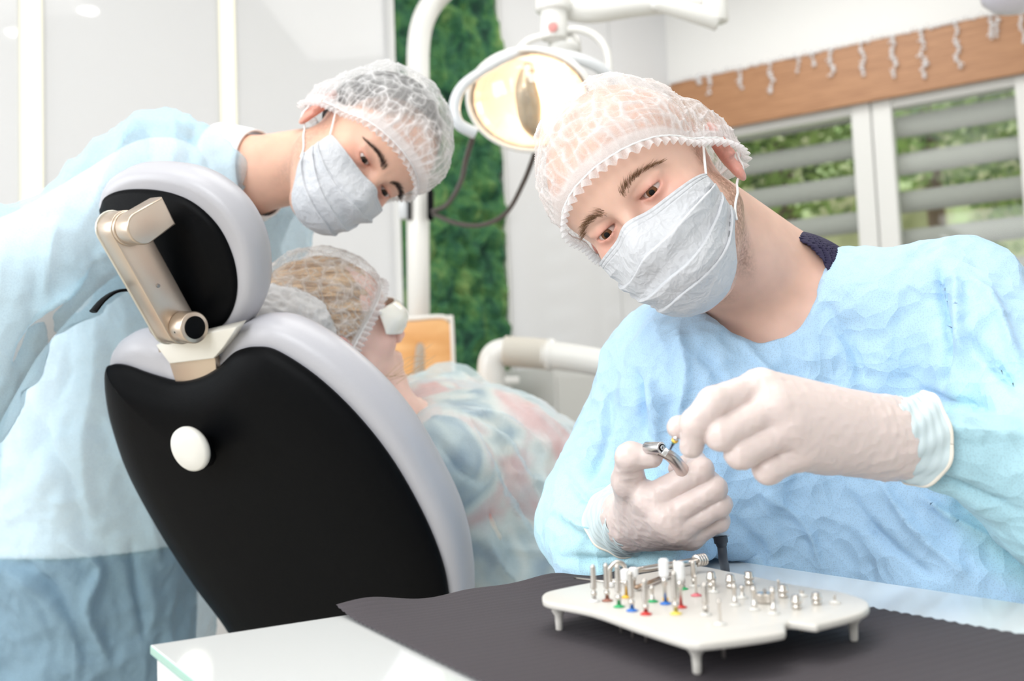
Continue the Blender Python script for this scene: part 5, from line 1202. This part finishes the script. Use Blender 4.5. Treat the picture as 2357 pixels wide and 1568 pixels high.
# floral blouse under the gown
def floral():
    m = bpy.data.materials.new('floral_print'); m.use_nodes = True; nt = m.node_tree; b = nt.nodes['Principled BSDF']; S(b, 'Roughness', .8); tc = nt.nodes.new('ShaderNodeTexCoord')
    n = nt.nodes.new('ShaderNodeTexNoise'); n.inputs['Scale'].default_value = 7; n.inputs['Detail'].default_value = 3; n.inputs['Distortion'].default_value = 1.0
    r = nt.nodes.new('ShaderNodeValToRGB'); e = r.color_ramp.elements; e[0].position = .36; e[0].color = (.14, .20, .30, 1); e[1].position = .64; e[1].color = (.88, .30, .22, 1)
    for p_, c_ in ((.43, (.55, .58, .55)), (.50, (.92, .84, .72)), (.56, (.90, .58, .50))): k = e.new(p_); k.color = (*c_, 1)
    nt.links.new(tc.outputs['Object'], n.inputs['Vector']); nt.links.new(n.outputs['Fac'], r.inputs[0]); nt.links.new(r.outputs[0], b.inputs['Base Color']); return m
def gown3(p, g=0):
    t = smin(cone(p, s3R+[.01, .02, -.01], s3L, .075, .07), cone(p, c3, b3, .165, .175), .06); t = smin(t, cone(p, b3, p3, .175, .18), .05)
    a = smin(cone(p, s3R, e3R, .075, .085), cone(p, e3R, w3R, .085, .065), .03); t = smin(t, a, .03); b = smin(cone(p, s3L, e3L, .07, .065), cone(p, e3L, w3L, .065, .05), .03); t = smin(t, b, .03)
    t = smin(t, cone(p, K(1180, 1280, 1.62), K(1330, 1300, 1.80), .09, .10), .05)
    t = smax(t, -cone(p, n30, n31+[.01, 0, -.012], .052, .060), .010)
    return t-g
folds3 = [([(1060, 960), (1110, 1080), (1180, 1200), (1260, 1290)], 9, .012), ([(1075, 965), (1150, 1030), (1220, 1130), (1270, 1250)], 8, .009), ([(1060, 960), (1160, 985), (1250, 1040)], 9, .008), ([(1010, 1020), (1060, 1080), (1110, 1110)], 10, -.008), ([(1150, 1130), (1200, 1160), (1240, 1200)], 9, -.008), ([(1180, 1290), (1150, 1220), (1120, 1140)], 10, -.006), ([(1120, 1240), (1150, 1300), (1190, 1345)], 9, .010), ([(1160, 1260), (1230, 1270), (1290, 1265)], 10, .008), ([(1200, 940), (1290, 1010), (1310, 1100), (1290, 1230)], 9, .010), ([(1160, 1090), (1240, 1110), (1290, 1120)], 8, .006)]
m_gown3 = cloth_mat('gown_sheer_blue', True, (1, 1, 1), .10, .54, .5, 620, .7, 12, .45)
V, Q = sdfmesh(gown3, [-.45, 1.28, -.65], [.42, 2.45, .12], .005); V, _ = drape(V, gown3, 11.0, [(a_, b_, c_*1.3) for a_, b_, c_ in folds3], .007, .005, (6, 6, 4), .003)
mobj('gown', (K2W(V), Q), m_gown3, per3, cols=np.clip(np.tile([.74, .90, .96], (len(V), 1))*(1+.04*fbm(V*9, 2)[:, None]), 0, 1))
V, Q = sdfmesh(lambda p: smax(gown3(p, -.012), -cone(p, n30, n31+[.03, 0, -.03], .062, .075), .006), [-.45, 1.28, -.65], [.42, 2.45, .12], .007); V, _ = drape(V, gown3, 3.0, [], .006, .002, (8, 8, 8), .003)
mobj('blouse', (K2W(V), Q), floral(), per3)
# legs of the patient on the seat
for dx in (-.09, .09):
    a_ = K2W(p3)+lw*dx; c_ = a_+fwd*.45+[0, 0, .05]; e_ = c_+fwd*.42-[0, 0, .25]
    mobj('trouser_leg', tube(cr([a_, c_, e_], 6), [.09]*4+[.075]*5+[.05]*4, 20), bpy.data.materials['dark_trousers'], per3)
# crumpled white paper cover between headrest and cushion
o = empty('headrest_cover', P(655, 790, 1.36), 'crumpled white disposable cover puffed up below the headrest beside the cap', 'cover')
cc_ = K(650, 752, 1.37); ax1 = nrm([.9, -.1, -.42]); ax3 = nrm([.42, -.1, .9]); ax2 = np.cross(ax3, ax1)
def puffs(u, v):
    a = 2*math.pi*u; b = math.pi*(v-.5)*.98; d = np.array([math.cos(b)*math.cos(a), math.cos(b)*math.sin(a), math.sin(b)]); r = 1+.10*fbm(d[None]*2+3, 3)[0]+.05*ridge(d[None]*5, 2)[0]
    return K2W(cc_+(d[0]*ax1*.078+d[1]*ax2*.045+d[2]*ax3*.052)*r)
V, Q = grid(puffs, 140, 80, True); dd_ = (V-K2W(cc_))/.07; op = np.clip(.80+.35*(1-np.abs(noise(dd_*5)))**5+.3*(1-np.abs(noise(dd_*9+3)))**6+.08*fbm(dd_*12), 0, .97)
mobj('paper', (V, Q), m_veil, o, cols=np.stack([op]*3, 1))
# ================================================================== EQUIPMENT BEHIND
m_enam = mat('enamel_white', (.84, .83, .80), .25, coat=.3); m_enamg = mat('enamel_grey', (.62, .64, .66), .3, coat=.3)
PD = 2.95
o = empty('unit_pole', P(962, 760, PD)*[1, 1, 0], 'white vertical pole bent over at the top in front of the moss panel', 'pole')
pb_ = P(962, 900, PD); pb_ = np.array([pb_[0], pb_[1], .9]); pts = [P(1120, -95, PD-.1), P(1060, -55, PD-.05), P(1005, -5, PD), P(975, 45, PD), P(963, 110, PD), P(963, 200, PD)]
mobj('pole', tube(np.vstack([cr(pts, 8), [P(962, 500, PD)], [pb_]]), .0335, 28), m_enam, o)
mobj('base', lathe([(.10, 0), (.11, .02), (.10, .04), (.05, .06), (.035, .10), (.034, .9)], (pb_[0], pb_[1], 0), Z3, 40), m_enam, o)
bk = mobj('bracket', box(P(930, 472, PD-.02), (.014, .015, .042), (RT, FW, UP), .004), m_enamg, o)
mobj('clamp', join(box(P(943, 472, PD-.03), (.004, .02, .045), (RT, FW, UP), .002)), m_black, o)
mobj('cable_clip', box(P(991, 472, PD-.045), (.009, .022, .046), (RT, FW, UP), .007), m_black, o)
# operating lamp
LD = 2.15; LC = K(1218, 232, LD); ln_ = nrm([-.38, -.80, -.42])       # direction the lamp shines to
lx = nrm(np.cross(ln_, [0, 0, 1])); lx = lx if lx[0] > 0 else -lx; lx = nrm(lx*1+np.array([0, 0, -.05])); lx = nrm(lx-np.dot(lx, ln_)*ln_); lz = np.cross(lx, ln_); lz = lz if lz[2] > 0 else -lz
o = empty('operating_lamp', K2W(LC), 'dental operating lamp glowing warm behind the capped head of the seated person', 'lamp')
def bowl(sgn, rx, ry, dep, nu=48, nv=16, v1=1.0, off=0):
    def fn(u, v):
        a = 2*math.pi*u; t = v*v1*math.pi/2; sx = rx*(1+.10*math.cos(a))*1; return K2W(LC+(lx*math.cos(a)*rx+lz*math.sin(a)*ry)*math.cos(t)+ln_*(sgn*dep*math.sin(t)+off))
    return grid(fn, nu, nv, True)
mobj('housing', bowl(-1, .150, .112, .075), m_enam, o)
def gold():
    m = mat('reflector_warm', (1.0, .88, .75), .30, metal=.2); return m
rf = mobj('reflector', bowl(-1, .134, .100, .058, 24, 10), gold(), o, smooth=False)
mobj('rim', tube(K2W(np.array([LC+lx*.146*math.cos(t)+lz*.109*math.sin(t) for t in np.linspace(0, 2*math.pi, 61)])), .0065, 10), m_enam, o)
mobj('front_glass', bowl(1, .142, .105, .062), glass_mat('lamp_glass', (1, .95, .90), .10), o)
mobj('bulb', sphere(K2W(LC-ln_*.012), (.02, .02, .03), 12, 16), mat('bulb_glow', (1, .8, .5), .5, emit=(1, .84, .62), es=12), o)
sh = LC+ln_*.028+lx*.01
mobj('bulb_shield', tube(K2W(cr([sh+lz*.075-ln_*.03, sh+lz*.04, sh, sh-lz*.04, sh-lz*.075-ln_*.03], 6)), list(.010+.017*np.sin(np.linspace(.1, math.pi-.1, 25))), 20, flat=1.0), mat('shield_beige', (.62, .54, .42), .25, metal=.5), o)
pl = bpy.data.lights.new('lamp_bulb_light', 'POINT'); pl.energy = 1.6; pl.color = (1, .74, .45); pl.shadow_soft_size = .02; plo = bpy.data.objects.new('lamp_bulb_light', pl); COL.objects.link(plo); plo.location = K2W(LC+ln_*.012-lz*.0); 
kk = lambda *q: [K(a, b, c) for a, b, c in q]
mobj('handle', tube(K2W(cr(kk((1215, 118, 2.13), (1165, 135, 2.10), (1105, 168, 2.06), (1062, 203, 2.03), (1046, 245, 2.02), (1056, 285, 2.02), (1095, 307, 2.03)), 8)), list(np.linspace(.0105, .0125, 49)), 16), m_enamg, o)
mobj('handle', tube(K2W(cr(kk((1240, 120, 2.14), (1290, 125, 2.13), (1340, 138, 2.12), (1385, 160, 2.12), (1415, 195, 2.13), (1420, 240, 2.14)), 8)), list(np.linspace(.012, .0125, 41)), 16), m_enamg, o)
yk = mobj('yoke', tube(K2W(cr(kk((1185, 128, 2.2), (1215, 95, 2.2), (1265, 80, 2.2), (1320, 68, 2.2), (1365, 80, 2.2), (1395, 115, 2.2), (1402, 165, 2.2)), 8)), .0085, 14), m_enam, o)
mobj('neck', tube(K2W(cr(kk((1300, 100, 2.24), (1302, 128, 2.22)), 2)), .036, 24), m_enam, o)
mobj('swivel', join(cyl(P(1275, 92, 2.2), P(1275, 20, 2.2), .030, 32), cyl(P(1273, 28, 2.2), P(1273, -4, 2.2), .040, 32)), m_enam, o)
mobj('switch', cyl(P(1272, 62, 2.168), P(1272, 62, 2.162), .011, 24), mat('switch_red', (.80, .36, .34), .4), o)
# balanced arm of the lamp
# (moves with the lamp)
mobj('lower_arm', tube(K2W(cr(kk((1300, 14, 2.23), (1360, 26, 2.23), (1480, 12, 2.27), (1640, 2, 2.32)), 6)), list(np.linspace(.029, .022, 19)), 20), m_enam, o)
mobj('arm_cover', tube(K2W(cr(kk((1500, 8, 2.25), (1590, 30, 2.27), (1650, 42, 2.28)), 6)), list(np.linspace(.012, .028, 13)), 20), m_enam, o)
mobj('joint', join(cyl(P(1648, 52, 2.28), P(1645, -30, 2.28), .028, 28)), m_enam, o)
mobj('upper_arm', tube(K2W(cr(kk((1640, -15, 2.3), (1450, -70, 2.5), (1200, -120, 2.7)), 6)), .024, 18), m_enam, o)
# cables
m_cab = mat('cable_brown', (.07, .055, .05), .5)
ca = empty('lamp_cable', P(1110, 520, 2.5), 'dark cable looping from the lamp head down to the pole clip', 'cable')
mobj('near_run', tube(K2W(cr(kk((1088, 316, 2.10), (1072, 370, 2.2), (1060, 420, 2.4), (1030, 470, 2.6), (996, 486, 2.69)), 8)), .0060, 10), m_cab, ca)
mobj('far_run', tube(K2W(cr(kk((1232, 350, 2.2), (1205, 420, 2.3), (1165, 490, 2.45), (1110, 518, 2.55), (1050, 514, 2.6), (998, 492, 2.69)), 8)), .0058, 10), m_cab, ca)
# unit arm with ribbed sleeve
o = empty('delivery_unit', P(1130, 860, 2.5)*[1, 1, 0]+[0, 0, .5], 'white tubular arm with a beige ribbed sleeve beside the moss panel', 'arm')
mobj('elbow', tube(K2W(cr(kk((1131, 1100, 2.6), (1131, 960, 2.6), (1131, 880, 2.6), (1132, 835, 2.6), (1145, 815, 2.6), (1175, 808, 2.6)), 6)), .036, 26), m_enam, o)
mobj('arm_tube', tube(K2W(cr(kk((1252, 815, 2.58), (1330, 826, 2.55), (1450, 848, 2.5), (1600, 875, 2.45)), 6)), [.038]*2+list(np.linspace(.036, .034, 17)), 26), m_enam, o)
pr = []
for i in range(22): pr.append((.0385+.0022*(i % 2), .118*i/21))
mobj('ribbed_sleeve', lathe(pr, K2W(K(1160, 808, 2.595)), K2W(K(1262, 816, 2.58))-K2W(K(1160, 808, 2.595)), 40), mat('sleeve_beige', (.66, .62, .55), .5), o)
mobj('sleeve_collar', cyl(P(1258, 816, 2.58), P(1275, 818, 2.578), .042, 36), m_enam, o)
# plywood chair back
WP = 2.78; wc = lambda x, y, d=WP: P(x, y, d)
o = empty('plywood_chair', wc(975, 900)*[1, 1, 0], 'plywood backed chair with a slot handle in front of the moss panel', 'chair')
outl = [(905, 985), (905, 742), (1015, 735), (1035, 742), (1040, 760), (1043, 985)]
slot = [(960, 985), (938, 985), (958, 800), (966, 790), (976, 800), (978, 985)]
poly = [wc(905, 985), wc(902, 742), wc(960, 737), wc(1012, 733), wc(1028, 737), wc(1036, 748), wc(1044, 985), wc(978, 985), wc(977, 800), wc(972, 790), wc(963, 789), wc(957, 798), wc(938, 985)]
m_ply = wood_mat('plywood_orange', (.85, .50, .22), (.74, .38, .14), (1, 1, 4)); mobj('backrest', prism(poly, FW*.014, .002, 2), m_ply, o)
eb = cr([wc(902, 738), wc(960, 733), wc(1012, 729), wc(1032, 735), wc(1040, 748), wc(1048, 985)], 6); mobj('edge_band', tube(eb, .0065, 8), mat('edge_white', (.80, .78, .74), .5), o)
sb_ = wc(973, 985); mobj('seat', box((sb_[0], sb_[1]-.19, sb_[2]-.0), (.20, .20, .01), None, .006), m_ply, o)
for dx in (-.16, .16):
    for dy in (-.03, -.36): mobj('leg', cyl((sb_[0]+dx, sb_[1]+dy, 0), (sb_[0]+dx, sb_[1]+dy, sb_[2]-.011), .012), m_chr, o)
# side desk and low grey box by the wall
q = P(1085, 868, 3.25); o = empty('side_desk', (q[0], q[1], 0), 'white side desk whose edge shows below the moss panel', 'desk')
mobj('desk_top', box((q[0]-.10, q[1]+.06, q[2]-.012), (.24, .12, .012), (WD, WN, (0, 0, 1)), .003), m_plain, o); mobj('desk_body', box((q[0]-.10, q[1]+.06, (q[2]-.03)/2), (.22, .10, (q[2]-.03)/2), (WD, WN, (0, 0, 1))), m_plain, o, smooth=False)
q = P(1330, 850, 3.75); o = empty('low_grey_box', (q[0], q[1], 0), 'light grey low box against the wall right of the moss panel', 'cabinet')  # plain light grey box set against the back wall
mobj('body', box((q[0], q[1], q[2]/2), (.28, .15, q[2]/2), (WD, WN, (0, 0, 1)), .004), mat('low_box_grey', (.60, .60, .58), .5), o, smooth=False)
mobj('front_panel', box(np.array([q[0], q[1], q[2]/2])+WN*.153, (.27, .008, q[2]/2-.03), (WD, WN, (0, 0, 1)), .003), mat('low_box_grey', (.60, .60, .58), .5), o, smooth=False)
# hanging lamp at the upper right corner
q = P(2352, -28, 2.4); o = empty('pendant_lamp', q, 'rounded white lamp shade just cutting the upper right corner', 'lamp')
mobj('shade', lathe([(.001, -.052), (.04, -.050), (.07, -.040), (.09, -.02), (.095, 0), (.09, .01), (.02, .02)], q, Z3, 40), mat('shade_lilac', (.72, .70, .80), .3), o)
mobj('cord', cyl(q+[0, 0, .02], (q[0], q[1], CZ), .004, 8, .0005), m_black, o)
